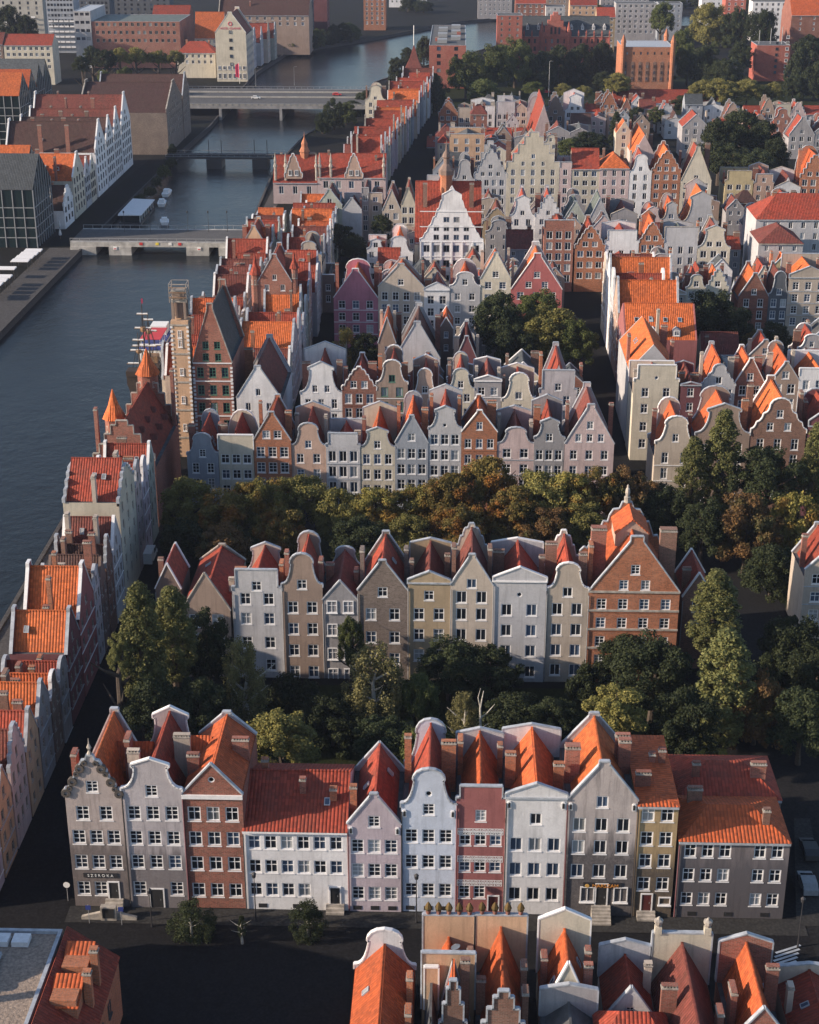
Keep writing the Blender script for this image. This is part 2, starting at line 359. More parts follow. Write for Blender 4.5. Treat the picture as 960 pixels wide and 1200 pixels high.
# ---------------------------------------------------------------- houses
def chimney(roof, x, y, z0, z1, w=.9, d=.6, mat='brick', pots=3):
    b = MB(); b.box(-w/2, -d/2, z0, w/2, d/2, z1, mat); b.box(-w/2-.07, -d/2-.07, z1, w/2+.07, d/2+.07, z1+.14, 'stone')
    n = max(3, int(w/.3))
    for i in range(n):
        px = -w/2+w*(i+.5)/n; b.box(px-.08, -d/2+.04, z1+.14, px+.08, d/2-.04, z1+.38, 'stone')
    b.box(-w/2-.03, -d/2, z1+.38, w/2+.03, d/2, z1+.44, mat)
    o = b.obj('chimney', roof); o.location = (x, y, 0); return o
def skylight(roof, p, nrm, w=.7, h=1.0):
    n = Vector(nrm).normalized(); t = Vector((-n.y, n.x, 0)).normalized(); u = n.cross(t)
    b = MB(); c = Vector(p)
    def q(a, bb, k): return tuple(c+t*a+u*bb+n*k)
    for (a0, a1, b0, b1) in ((-w/2,w/2,-h/2,-h/2+.1),(-w/2,w/2,h/2-.1,h/2),(-w/2,-w/2+.1,-h/2+.1,h/2-.1),(w/2-.1,w/2,-h/2+.1,h/2-.1)):
        b.hexa([q(a0,b0,-.05),q(a1,b0,-.05),q(a1,b1,-.05),q(a0,b1,-.05)], [q(a0,b0,.14),q(a1,b0,.14),q(a1,b1,.14),q(a0,b1,.14)], 'zinc')
    b.poly([q(-w/2+.1,-h/2+.1,.1),q(w/2-.1,-h/2+.1,.1),q(w/2-.1,h/2-.1,.1),q(-w/2+.1,h/2-.1,.1)], random.choice(['glass', 'glass_blue', 'glass_curtain']))
    return b.obj('skylight', roof)
def slab(b, a, c, d, e, th, mat):   # roof sheet: eave a->c, ridge d (above c), e (above a)
    a, c, d, e = map(Vector, (a, c, d, e)); n = (c-a).cross(e-a).normalized()
    if n.z < 0: n = -n
    n = n*th
    b.hexa([a-n, c-n, d-n, e-n], [a, c, d, e], mat)
HOUSES = []; INFO = {}; FOOT = []
def house(x, y, rot, w, d, eave, gh, style, wall, roofm, cols=3, rows=3, gw='1', rear=None, win=(1.25, 1.7), fl=3.05, top=.7, roof_h=None,
          label='', group='', far=False, trim=None, zb=0.0, name='house', fr='frame', chim=None, sky=.3, ridge_y=None, door=False, band=None, skipw=(), reargh=None, ws='c', off=0.0, rwall=None, cat='house', drop=None, nw=(), c0=None, wz=None, gz=None):
    """gabled town house: front facade along local x at y=0, depth along +y"""
    root = empty(name, (x, y, 0), rot, label=label, cat=cat, group=group or None)
    HOUSES.append(root)
    FOOT.append((x, y, rot, w, d))
    e = .012; x0, x1 = e, w-e
    ed = eave-((drop if drop is not None else {'tri': 1.4, 'sharp': 0, 'none': 0}.get(style, 2.8 if w < 9 else 1.6)) if style not in ('eave', 'hip', 'mono') else 0)
    b = MB(); trim = trim or (random.choice(['zinc', 'zinc', 'frame']) if not far else random.choice(['zinc', 'stone', 'lightgrey', 'zinc']))
    ww, wh = win
    if not wz: ww *= random.choice([.85, .92, 1.0, 1.08]); wh *= random.choice([.9, 1.0, 1.06])
    if ws == 'c': ws = random.choice('cccmt')
    if style == 'eave' or style == 'hip' or style == 'mono': out = [(x0, eave), (x1, eave)]
    else: out = [(e+px*(w-2*e)/w, eave+pz) for px, pz in outline(style, w, gh)]
    # openings
    holes = []; wl = []
    zc = eave-top-wh
    cw = w/cols if cols else w
    ww = min(ww, cw*.72) if cols else ww
    r = 0
    while r < rows and (zc > .9 or wz):
        if wz:
            if r >= len(wz): break
            zc = wz[r]-wh/2
        if r not in skipw:
            nc = c0 if (c0 and r == 0) else cols
            for c in range(nc):
                if (r, c) in nw: continue
                cx_ = w*(c+.5)/cols+(w/2-w*(c+.5)/cols)*.06 if nc == cols else w/2+(c-(nc-1)/2)*cw*1.25
                wl.append((cx_, zc, ww, wh, ws))
        zc -= fl; r += 1
    if style not in ('eave', 'hip', 'mono') and gw and gw != '0':
        tiers = gw.split(','); zz = eave+.35+off if gz is None else gz-(min(.8, ww*.8) if 'o' in gw else min(wh*.9, 1.55))/2
        for t in tiers:
            k = int(t[0]); o = 'o' in t; a_w, a_h = (min(.8, ww*.8),)*2 if o else (ww*(.92 if k < 3 else .85), min(wh*.9, 1.55))
            def width_at(z):
                if z < eave: return w
                xs = []
                for (p0, q0), (p1, q1) in zip(out, out[1:]):
                    if (q0-z)*(q1-z) <= 0 and q0 != q1: xs.append(p0+(p1-p0)*(z-q0)/(q1-q0))
                return (max(xs)-min(xs)) if len(xs) > 1 else 0
            if width_at(zz+a_h+.12) < k*a_w+.2: break
            sp = min(cw*.95, width_at(zz+a_h)/k*.9)
            for c in range(k): wl.append((w/2+(c-(k-1)/2)*sp, zz, a_w, a_h, 'o' if o else ws))
            zz += a_h+.9
    for (cx, z, a, h, st) in wl:
        holes.append([(cx+q[0], z+q[1]) for q in oval(a, h)] if st == 'o' else rect(cx, z, a, h))
    base = [(x0, zb)]+out+[(x1, zb)]
    ok = facade(b, base, holes, 0, wall)
    th = .36
    if style not in ('eave', 'hip', 'mono'):
        top_pts = [p for p in out]
        facade(b, [(x0, ed-.6)]+top_pts+[(x1, ed-.6)], [], th, rwall or wall)
        for xx in (x0, x1): b.poly([(xx, 0, ed-.6), (xx, th, ed-.6), (xx, th, eave), (xx, 0, eave)], wall)
        for (p, q) in zip(out, out[1:]):
            b.poly([(p[0], 0, p[1]), (q[0], 0, q[1]), (q[0], th, q[1]), (p[0], th, p[1])], wall)
    # side + rear walls
    rear = rear or style; rear = 'wped' if rear == 'ped' else rear; rgh = reargh or gh
    if style == 'eave':
        ry = ridge_y or d/2
        for xx in (x0, x1): b.poly([(xx, 0, zb), (xx, d, zb), (xx, d, eave), (xx, ry, eave+gh), (xx, 0, eave)], wall)
        b.poly([(x0, d, zb), (x1, d, zb), (x1, d, eave), (x0, d, eave)], wall)
    elif style in ('hip', 'mono'):
        for xx in (x0, x1): b.poly([(xx, 0, zb), (xx, d, zb), (xx, d, eave), (xx, 0, eave)], wall)
        b.poly([(x0, d, zb), (x1, d, zb), (x1, d, eave), (x0, d, eave)], wall)
    else:
        for xx in (x0, x1): b.poly([(xx, 0, zb), (xx, d, zb), (xx, d, ed), (xx, 0, ed)], wall)
        ro = [(e+px*(w-2*e)/w, ed+pz) for px, pz in outline(rear, w, rgh+eave-ed)]
        facade(b, [(x0, zb)]+ro+[(x1, zb)], [], d, rwall or wall); facade(b, [(x0, ed-1.0)]+ro+[(x1, ed-1.0)], [], d-th, rwall or wall)
        for (p, q) in zip(ro, ro[1:]):
            b.poly([(p[0], d-th, p[1]), (q[0], d-th, q[1]), (q[0], d, q[1]), (p[0], d, p[1])], rwall or wall)
    b.obj('wall', root)
    # windows
    for (cx, z, a, h, st) in wl:
        add_window(root, cx, .11 if ok else -.08, z, a, h, st, fr, far)
    # coping
    if style not in ('eave', 'hip', 'mono', 'none'):
        cb = MB(); tk = .15
        coping(cb, out, -.1, th+.04, tk, trim)
        if style in ('neck', 'ped', 'flat', 'flatn', 'bell') and not far:
            if style in ('ped',): cb.box(-.05, -.2, eave-.02, w+.05, -.002, eave+.2, trim)
        cb.obj('coping', root)
        if rear != 'none':
            cb = MB(); coping(cb, ro, d-th-.04, d+.1, tk, trim); cb.obj('coping', root)
    elif style in ('eave', 'hip'):
        cb = MB(); cb.box(-.0, -.34, eave-.32, w, -.004, eave-.06, trim); cb.obj('cornice', root)
    if band is None and style not in ('hip', 'mono') and not far and random.random() < .45 and not wz:
        band = [-(top+wh+.45+fl*k) for k in range(min(rows, 3))]
        for zb_ in band:
            cb = MB(); cb.box(.02, -.09, eave+zb_, w-.02, -.004, eave+zb_+.14, wall if wall in BRICKC else trim); cb.obj('string_course', root)
        band = None
    if band:
        for i, zb_ in enumerate(band):
            cb = MB(); cb.box(.02, -.14, eave+zb_, w-.02, -.004, eave+zb_+.22, 'frame'); cb.obj('cornice_band', root)
    # roof
    rb = MB()
    if style == 'eave':
        ry = ridge_y or d/2; zr = eave+gh; oh = .35; dz = oh*gh/ry
        slab(rb, (0, -oh, eave-dz+.12), (w, -oh, eave-dz+.12), (w, ry, zr+.12), (0, ry, zr+.12), .14, roofm)
        slab(rb, (w, d+oh, eave-dz+.12), (0, d+oh, eave-dz+.12), (0, ry, zr+.12), (w, ry, zr+.12), .14, roofm)
        rb.box(0, ry-.14, zr+.08, w, ry+.14, zr+.26, roofm)
        rh = gh
    elif style == 'hip':
        zr = eave+gh; i_ = min(w, d)/2; o = .3
        A, B, C, D = (-o*.3,-o,eave), (w+o*.3,-o,eave), (w+o*.3,d+o,eave), (-o*.3,d+o,eave)
        if d >= w: p, q = (w/2, w*.42, zr), (w/2, d-w*.42, zr); quads = ((A,B,p),(B,C,q,p),(C,D,q),(D,A,p,q))
        else: p, q = (d*.42, d/2, zr), (w-d*.42, d/2, zr); quads = ((A,B,q,p),(B,C,q),(C,D,p,q),(D,A,p))
        for f_ in quads: rb.poly(f_, roofm)
        rb.poly([D, C, B, A], roofm); rh = gh
    elif style == 'mono':
        rb.box(.02, .25, eave-.3, w-.02, d-.25, eave-.12, roofm)
        for (a0, b0, a1, b1) in ((0, 0, w, .3), (0, d-.3, w, d), (0, .3, .3, d-.3), (w-.3, .3, w, d-.3)): rb.box(a0, b0, eave-.02, a1, b1, eave+.12, 'zinc')
        rh = 0
    else:
        rh = roof_h if roof_h is not None else {'tri': .9, 'sharp': .95, 'none': 1.0}.get(style, None)
        if roof_h is None: rh = gh*rh if rh else min(max(gh*.92, w*.42), w*.62)
        zr = eave+rh; zl = ed-.1
        g_ = 0.02 if style in ('sharp', 'none') else min(.75, w*.1)
        slab(rb, (g_, d-th, zl), (g_, th, zl), (w/2, th, zr), (w/2, d-th, zr), .12, roofm)
        slab(rb, (w-g_, th, zl), (w-g_, d-th, zl), (w/2, d-th, zr), (w/2, th, zr), .12, roofm)
        if g_ > .1: rb.box(.03, th+.01, zl-.12, g_+.1, d-th-.01, zl-.03, 'roof_flat'); rb.box(w-g_-.1, th+.01, zl-.12, w-.03, d-th-.01, zl-.03, 'roof_flat')
        rb.box(w/2-.13, th, zr-.1, w/2+.13, d-th, zr+.1, roofm)
        for yy in (th+.02, d-th-.02): rb.poly([(g_+.03, yy, zl-.12), (w-g_-.03, yy, zl-.12), (w/2, yy, zr-.1)], wall)
    ro_ = rb.obj('roof', root)
    # chimneys / skylights
    if chim is None:
        chim = []
        if not far or random.random() < .5:
            for s in random.sample([0, 1], random.choice([1, 2, 2])):
                chim.append((s, random.uniform(.25, .8), random.uniform(.75, 1.1), random.choice([.8, 1.2, 1.7])))
    cm = wall if wall in BRICKC else random.choice(['brick', 'brownbrick', 'orangebrick', 'brick', 'brownbrick', 'beige'])
    for (s, fy, fz, cwid) in chim:
        if style == 'eave':
            xx = w*(.15+.7*s); yy = d*fy; zz = eave+gh*(1-abs(yy-(ridge_y or d/2))/max(ridge_y or d/2, d-(ridge_y or d/2))); chimney(ro_, xx, yy, zz-.6, max(zz+1.2, eave+gh*fz), cwid, .6, cm)
        elif style in ('hip', 'mono'):
            chimney(ro_, w*(.2+.6*s), d*fy, eave-.5, eave+max(rh*.9, .8)+.8*fz, cwid, .6, cm)
        else:
            c = chimney(ro_, .45 if s == 0 else w-.45, d*fy, ed-.8, eave+rh*fz*.95+.2, cwid, .62, cm)
            c.rotation_euler = (0, 0, 0 if random.random() < .5 else math.pi/2)
            if c.rotation_euler[2] == 0: c.location.x = cwid/2+.1 if s == 0 else w-cwid/2-.1
    if random.random() < sky and style not in ('mono', 'hip'):
        for _ in range(random.choice([1, 2])):
            t = random.uniform(.35, .65)
            if style == 'eave':
                ry = ridge_y or d/2; skylight(ro_, (w*random.uniform(.15, .85), ry*t, eave+gh*t+.12), (0, -gh, ry))
            else:
                sd = random.choice([-1, 1]); xx = w/2*t
                skylight(ro_, (xx if sd < 0 else w-xx, d*random.uniform(.25, .75), zl+(zr-zl)*t), (sd*(zr-zl), 0, w/2))
    INFO[root.name] = (w, d, eave, rh)
    return root, ro_
ORD = ['first','second','third','fourth','fifth','sixth','seventh','eighth','ninth','tenth','eleventh','twelfth','thirteenth','fourteenth','fifteenth','sixteenth','seventeenth','eighteenth','nineteenth','twentieth']
CNAME = dict(white='white plaster', cream='cream plaster', beige='beige plaster', lightgrey='light grey plaster', grey='grey plaster', darkgrey='dark slate-grey', bluegrey='blue-grey plaster', paleblue='pale blue plaster',
    lilac='pale lilac plaster', rose='dusty rose plaster', pink='bright pink plaster', palepink='pale pink plaster', salmon='salmon plaster', ochre='ochre plaster', yellow='yellow plaster', brown='brown plaster', tan='tan plaster',
    greengrey='green-grey plaster', maroon='maroon plaster', peach='peach plaster', coral='coral pink plaster', concrete='concrete', beigetwo='weathered beige plaster', greytwo='stained light grey', darktwo='grey sooty plaster', ochretwo='ochre sooty plaster', stonetwo='dark grey-brown',
    brick='red brick', orangebrick='orange brick', brownbrick='brown brick', redbrick='bright red brick', greybrick='grey brick')
RNAME = dict(roof_orange='orange tiles', roof_red='red tiles', roof_dark='dark red tiles', roof_bright='bright orange tiles', roof_brown='brown tiles', roof_slate='slate roof', roof_flat='flat dark roof', roof_green='grey-green roof')
RC = dict(o='roof_orange', r='roof_red', d='roof_dark', b='roof_bright', n='roof_brown', s='roof_slate', f='roof_flat', g='roof_green')
PEND = {}
def pend(o, fmt, key): PEND.setdefault(key, []).append((o.name, fmt)); o['label'] = fmt
def row(Y, spec, phrase, group, depth=12, start=0, **kw):
    """spec lines: x0 x1 eave_y apex_y style wall roof cols rows gable_windows rear"""
    res = []
    lines = [ln.split() for ln in spec.strip().splitlines()]
    for i, L in enumerate(lines):
        x0, x1, ey, ay = map(float, L[:4]); st, wc, rc, co, ro, gw = L[4:10]
        rear = L[10] if len(L) > 10 else None
        opt = dict(kw)
        dd = depth
        for o in L[11:]:
            k, v = o.split('='); opt[k] = v if k in ('trim', 'rwall', 'ws', 'fr', 'wy') else int(v) if k == 'c0' else tuple(tuple(map(int, q.split(':'))) for q in v.split(',')) if k == 'nw' else ((int(v),) if k == 'skipw' else float(v))
        dd = opt.pop('depth', depth); Yh = Y+opt.pop('dy', 0)+random.uniform(-.12, .12)
        if 'wy' in opt: opt['wz'] = [FY((x0+x1)/2, float(q), Yh)[1] for q in opt.pop('wy').split(':')]; opt.setdefault('rows_', len(opt['wz'])); opt.pop('rows_')
        if 'gy' in opt: opt['gz'] = FY((x0+x1)/2, opt.pop('gy'), Yh)[1]
        xm = (x0+x1)/2; a = FY(x0, ey, Yh); c = FY(x1, ey, Yh); ez = FY(xm, ey, Yh)[1]
        az = FY(xm, ay, Yh+(dd/2 if st in ('eave', 'hip') else 0))[1]
        if 'rpy' in opt:
            rg = FY(xm, opt.pop('rpy'), Yh+dd)[1]-ez; opt['reargh'] = max(rg, 1.5)
            opt.setdefault('roof_h', max(rg*{'tri': .9, 'sharp': .96, 'ped': .82, 'neck': .84, 'flat': .8, 'flatn': .8}.get(rear or st, .88), 1.2))
        lab = '%s house with %s, @ from left in %s' % (CNAME[wc], GNAME.get(st, 'flat roof'), phrase)
        r_, f_ = house(a[0], Yh, 0, c[0]-a[0], dd, ez, max(az-ez, .25), st, wc, RC[rc], int(co), int(ro), gw, rear, label=lab, group=group, **opt)
        pend(r_, lab, phrase); res.append((r_, f_))
    return res
# ---------------------------------------------------------------- ground, river, streets
def groundmat(name, c, scale, var, patch=None, bump=.02, rough=.9):
    m, n, l, b = newmat(name)
    pos = n.new('ShaderNodeNewGeometry').outputs['Position']
    f = ramp(n, l, noise(n, l, pos, scale, 5, .7), .3, .72)
    col = mixc(n, l, f, mulc(c, 1+var), mulc(c, 1-var))
    if patch:
        g = ramp(n, l, noise(n, l, pos, .05, 4, .6), .46, .6); col = mixc(n, l, g, col, patch)
    vo = N(n, 'ShaderNodeTexVoronoi', i_Scale=3.0); l.new(pos, vo.inputs['Vector'])
    col = mixc(n, l, ramp(n, l, vo.outputs['Distance'], .1, .9), col, mulc(c, .6))
    l.new(col, b.inputs['Base Color']); b.inputs['Roughness'].default_value = rough; b.inputs['Specular IOR Level'].default_value = .08
    bp = N(n, 'ShaderNodeBump', i_Strength=.4, i_Distance=bump); l.new(vo.outputs['Distance'], bp.inputs['Height']); l.new(bp.outputs[0], b.inputs['Normal'])
groundmat('ground', (.015,.015,.016), .3, .35, (.013,.015,.01))
groundmat('cobbles', (.016,.016,.018), .8, .3); groundmat('pavement', (.045,.044,.044), .8, .25); groundmat('asphalt', (.022,.022,.024), .5, .2)
groundmat('grass', (.018,.026,.009), .6, .45, (.026,.03,.012), bump=.15); groundmat('quay_stone', (.085,.082,.084), .7, .3); groundmat('bridge_deck', (.12,.12,.125), .4, .3); groundmat('far_ground', (.05,.06,.04), .05, .4, (.07,.065,.06))
def watermat():
    m, n, l, b = newmat('water')
    pos = n.new('ShaderNodeNewGeometry').outputs['Position']
    b.inputs['Base Color'].default_value = (.011, .014, .017, 1); b.inputs['Roughness'].default_value = .2; b.inputs['IOR'].default_value = 1.33; b.inputs['Specular IOR Level'].default_value = .26
    a = noise(n, l, scaled(n, l, pos, (1.0, .7, 1)), .9, 4, .6); c = noise(n, l, pos, .12, 2)
    h = math_(n, l, 'ADD', math_(n, l, 'MULTIPLY', a, .5), c)
    bp = N(n, 'ShaderNodeBump', i_Strength=.5, i_Distance=.5); l.new(h, bp.inputs['Height']); l.new(bp.outputs[0], b.inputs['Normal'])
watermat()
RB = [(-72,-260),(-72,240),(-72,285),(-66.5,318),(-66,450),(-68,520),(-71,620),(-66,690),(-56,740),(-48,800),(-44,860),(-30,900),(-8,955),(28,1040),(75,1110),(140,1150),(260,1175)]   # city bank
LB = [(250,1262),(120,1240),(40,1215),(0,1180),(-30,1120),(-62,1060),(-88,1020),(-104,985),(-111,900),(-111,800),(-110,715),(-113,630),(-115,520),(-116,400),(-117,240),(-117,-260)]  # far bank
riv = RB+LB
big = [(-2600,-300),(2600,-300),(3600,6500),(-3600,6500)]
# ground sheet with the river cut out: left and right halves
g = MB()
def tess(pts, z, mat, b):
    t = tessellate_polygon([[Vector((x, y, 0)) for x, y in pts]]); k = len(b.v); i = b.mi(mat); b.v += [(x, y, z) for x, y in pts]
    for q in t:
        p = [pts[j] for j in q]
        if (p[1][0]-p[0][0])*(p[2][1]-p[0][1])-(p[2][0]-p[0][0])*(p[1][1]-p[0][1]) < 0: q = q[::-1]
        b.f.append(tuple(k+j for j in q)); b.m.append(i)
tess([(-72,-260)]+RB[1:]+[(1500,1190),(1500,-260)], 0, 'ground', g)
tess([(1500,1190),(260,1175),(250,1262)]+LB[1:]+[(-1500,-260),(-3600,6500),(3600,6500)], 0, 'ground', g)
g.obj('ground', kind='structure')
w_ = MB(); tess(riv, -1.6, 'water', w_); w_.obj('water', kind='structure')
q = MB()
for bank in (RB, LB):
    for (a, c) in zip(bank, bank[1:]):
        q.poly([(*a, -4), (*c, -4), (*c, .35), (*a, .35)], 'quay_stone')
        d = Vector((c[0]-a[0], c[1]-a[1])).normalized(); nn = Vector((d.y, -d.x))*(1 if bank is RB else 1)
        q.hexa([(a[0],a[1],.0),(c[0],c[1],.0),(c[0]+nn.x*.7,c[1]+nn.y*.7,.0),(a[0]+nn.x*.7,a[1]+nn.y*.7,.0)],
               [(a[0],a[1],.36),(c[0],c[1],.36),(c[0]+nn.x*.7,c[1]+nn.y*.7,.36),(a[0]+nn.x*.7,a[1]+nn.y*.7,.36)], 'quay_stone')
q.obj('quay_wall', kind='structure')
def sheet(name, pts, z, mat):
    b = MB(); tess(pts, z, mat, b); return b.obj(name, kind='structure')
sheet('quay_promenade', [(-71.2,60),(-62.2,60),(-62.2,590),(-67,590),(-65.5,450),(-65.8,318),(-71.2,285)], .012, 'quay_stone')
sheet('island_promenade', [(-128,300),(-117.8,300),(-116.6,400),(-115.8,480),(-126,480)], .012, 'quay_stone')
sheet('street', [(-53.6,60),(-44.6,60),(-44.6,300),(-53.6,300)], .008, 'cobbles')
sheet('square', [(-44.4,100),(80,100),(80,150.8),(-44.4,150.8)], .010, 'cobbles')
sheet('pavement', [(-44.2,148.2),(41,148.2),(41,151.2),(-44.2,151.2)], .06, 'pavement')
sheet('side_street', [(41.2,100),(54,100),(54,262),(41.2,262)], .014, 'asphalt')
sheet('pavement', [(40,150),(44,150),(46,172),(44,172)], .07, 'pavement')
sheet('lawn', [(-42,165.5),(38,165.5),(38,205),(-42,205)], .016, 'grass')
sheet('lawn', [(-42,221),(38,221),(38,262),(-42,262)], .016, 'grass')
sheet('lawn', [(54.5,200),(120,200),(120,262),(54.5,262)], .016, 'grass')
sheet('street', [(-44,263),(120,263),(120,270.5),(-44,270.5)], .018, 'cobbles')
sheet('park_lawn', [(-30,745),(260,745),(260,890),(-20,890)], .012, 'grass')
sheet('island_lawn', [(-210,700),(-128,700),(-128,800),(-210,800)], .012, 'grass')
sheet('island_yard', [(-178,486),(-128.5,486),(-122,640),(-122,735),(-178,735)], .006, 'asphalt')
# ---------------------------------------------------------------- front row
Y1 = 151.4
FR = 'front row'
r1 = row(Y1, '''
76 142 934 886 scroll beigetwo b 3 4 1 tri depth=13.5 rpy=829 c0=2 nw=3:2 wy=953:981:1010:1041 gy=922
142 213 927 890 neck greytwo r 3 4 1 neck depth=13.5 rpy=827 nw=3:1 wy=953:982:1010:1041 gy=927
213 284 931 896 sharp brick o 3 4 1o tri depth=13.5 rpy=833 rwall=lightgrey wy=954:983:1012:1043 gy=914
''', FR, 'houses of the front row', win=(1.5, 1.9), sky=.0, chim=[(1, .55, .95, 1.9), (0, .3, .9, 1.4)])
r1 += row(Y1, '''
284 407 973 904 eave white r 6 3 0 eave depth=14 wy=988:1016:1043 nw=2:5,2:4
407 470 966 931 tri lilac r 3 3 1 sharp depth=14 rwall=lightgrey rpy=869 wy=992:1020:1047 gy=963
470 535 946 902 bell paleblue r 3 3 1,1o bell depth=13.5 rpy=842 wy=980:1010:1043 gy=952
535 593 938 922 flatn rose o 3 3 1 ped depth=13.5 rpy=857 rwall=lightgrey wy=983:1014:1045 nw=2:2 gy=956
593 665 936 919 ped white o 3 3 1 ped depth=14 rpy=850 wy=990:1019:1048 gy=960
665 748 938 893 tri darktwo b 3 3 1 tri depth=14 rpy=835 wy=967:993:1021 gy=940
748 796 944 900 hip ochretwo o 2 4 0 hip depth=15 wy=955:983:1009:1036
''', FR, 'houses of the front row', start=3, win=(1.45, 1.85), sky=.25)
r1 += row(Y1, '''
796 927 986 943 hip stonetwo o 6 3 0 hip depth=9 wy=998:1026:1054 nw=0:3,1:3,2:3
''', FR, 'houses of the front row', start=10, win=(1.35, 1.75), sky=0)
# ---------------------------------------------------------------- second row (behind the courtyard trees)
Y2 = 207
r2 = row(Y2, '''
182 212 690 661 sharp brown r 1 1 0 sharp depth=8 dy=6
213 270 715 672 sharp tan r 2 3 0 tri depth=18 trim=stone rpy=637
272 330 692 668 flatn lightgrey r 2 4 1 neck rwall=beige rpy=635 wy=702:725:753:779 gy=687
330 378 688 649 bell tan r 2 4 1 bell rpy=622 wy=712:737:762:787 gy=685
378 419 703 681 sharp grey d 2 4 0 bell rpy=640 wy=711:738:766:790
419 478 692 657 tri greybrick r 2 3 1 tri rpy=622 wy=720:747:772 gy=694
478 528 684 670 ped ochre d 2 4 1 ped rpy=630 wy=720:744:768 gy=698
528 578 686 650 tri beige d 2 4 1 scroll rpy=613 wy=700:720:744:768 gy=684
578 641 682 665 ped lightgrey r 2 4 1o ped rpy=630 wy=715:739:763:787 gy=697
641 690 692 660 bell beige r 2 4 1 scroll rpy=621 wy=714:738:762:785 gy=694
690 797 694 629 tri orangebrick o 4 4 2,1 scroll top=1.1 depth=15 rpy=588
800 836 700 672 sharp brownbrick r 1 2 0 sharp depth=9 dy=5
''', 'row between courtyard trees', 'houses of the second row', win=(1.55, 1.95), sky=.15)
row(222, '''
944 1000 668 642 tri beige r 2 3 1 tri depth=10
''', 'yard beyond poplars', 'houses of the second row', win=(1.55, 1.95), sky=0)
# ---------------------------------------------------------------- third row (behind the autumn trees)
Y3 = 272
r3 = row(Y3, '''
219 256 533 508 bell bluegrey r 2 4 1 bell top=1.6 off=-.8 rpy=479
256 297 527 510 flat cream r 3 4 0 round top=.9 rpy=480
297 341 516 483 tri orangebrick r 3 4 2 tri top=1.3 rpy=462
341 382 524 496 bell salmon r 2 4 1 ped top=1.3 off=-.6 rpy=470
382 422 523 508 flatn lightgrey r 3 4 0 flat top=.9 rpy=492
422 463 525 501 neck cream o 3 4 1 ped top=1.2 off=-.5 rpy=470
463 502 519 487 tri bluegrey o 3 4 1 bell top=1.1 rpy=458
502 541 503 476 neck lightgrey r 3 5 1o ped top=1.0 rpy=450
541 583 506 481 tri orangebrick o 3 4 1 tri top=1.4 rpy=462
583 626 521 501 bell palepink d 2 4 0 ped top=.8 rpy=475
626 662 514 490 neck grey r 3 4 1 ped top=2.2 off=-.9 rpy=462
662 720 520 474 tri palepink d 3 4 3,1 tri top=1.3 rpy=448
''', 'row behind autumn trees', 'houses of the third row', depth=11, win=(1.45, 2.05), sky=.15)
r3 += row(Y3, '''
768 815 520 488 bell beige o 2 4 1 bell top=1.7 rpy=465
815 879 510 473 neck tan o 3 4 1 bell top=1.7 rpy=452
880 945 507 467 scal brownbrick b 3 4 2,1 tri top=1.2 rpy=440 trim=frame
948 990 500 478 ped maroon r 3 4 0 round top=1.2 rpy=455
''', 'row behind autumn trees', 'houses of the third row', start=12, depth=11, win=(1.45, 2.05), sky=.15)
# ---------------------------------------------------------------- next row up the hill of roofs
r3b = row(300, '''
352 401 462 424 neck white r 3 3 2 ped rpy=400 top=1.0
401 441 457 430 scroll brick r 3 3 2 tri rpy=413 trim=frame top=.8
441 478 450 422 bell tan r 2 3 1 bell rpy=404 fr=frame_green
483 513 463 432 bell salmon r 2 3 1 ped rpy=415 dy=1
524 556 457 432 bell cream r 2 3 1 bell rpy=412 top=.8
556 588 447 440 ped grey d 2 3 0 ped rpy=418 top=1.2
588 628 470 437 bell cream r 1 2 1 ped rpy=425 fr=frame
632 676 460 434 flatn greytwo r 2 3 1 tri rpy=401
''', 'next row behind autumn trees', 'houses of the fourth row', win=(1.4, 1.95), sky=.15)
r3b += row(300, '''
743 796 447 428 flatn cream r 2 4 1o flat rpy=425 depth=9 wy=460:479:500:520
798 822 452 448 ped maroon d 1 4 0 ped rpy=438 top=.5
822 862 452 427 scal lightgrey o 3 4 1 tri rpy=400 dy=2
862 896 448 420 tri brick o 2 4 1 tri rpy=404 trim=frame dy=3
904 937 446 424 tri tan o 2 4 1 bell rpy=399
937 985 440 432 flat white b 3 4 0 flat rpy=415 top=1.0
''', 'next row behind autumn trees', 'houses of the fourth row', start=8, win=(1.4, 1.95), sky=.15)
row(335, '''
443 464 402 372 sharp tan o 1 2 0 tri depth=10
462 516 420 377 tri lightgrey n 0 0 0 tri depth=16
515 531 385 372 sharp brown o 1 2 0 sharp depth=10 dy=12
531 562 428 394 tri maroon d 1 1 1 tri depth=12
''', 'yard behind scrolled brick gable', 'houses in the inner yard', win=(1.1, 1.4), sky=.2)
# houses along the side street, ridge running across
def cross_row(items, phrase, group, X, depth, facing, **kw):
    """items: (y0, y1, eave_z, gable_h, style, wall, roof, cols, rows, gw)"""
    out = []
    for i, it in enumerate(items):
        y0, y1, ez, gh, st, wc, rc, co, ro, gw = it[:10]; opt = dict(kw); opt.update(it[10] if len(it) > 10 else {})
        dd = opt.pop('depth', depth); xf = opt.pop('x', X)
        lab = '%s house with %s, @ from near end of %s' % (CNAME[wc], GNAME.get(st, 'flat roof'), phrase)
        if facing == 'e': out.append(house(xf, y0, math.pi/2, y1-y0, dd, ez, gh, st, wc, RC[rc], co, ro, gw, label=lab, group=group, **opt))
        else: out.append(house(xf, y1, -math.pi/2, y1-y0, dd, ez, gh, st, wc, RC[rc], co, ro, gw, label=lab, group=group, **opt))
        pend(out[-1][0], lab, phrase)
    return out
def zy(px, py, Y): return FY(px, py, Y)[1]
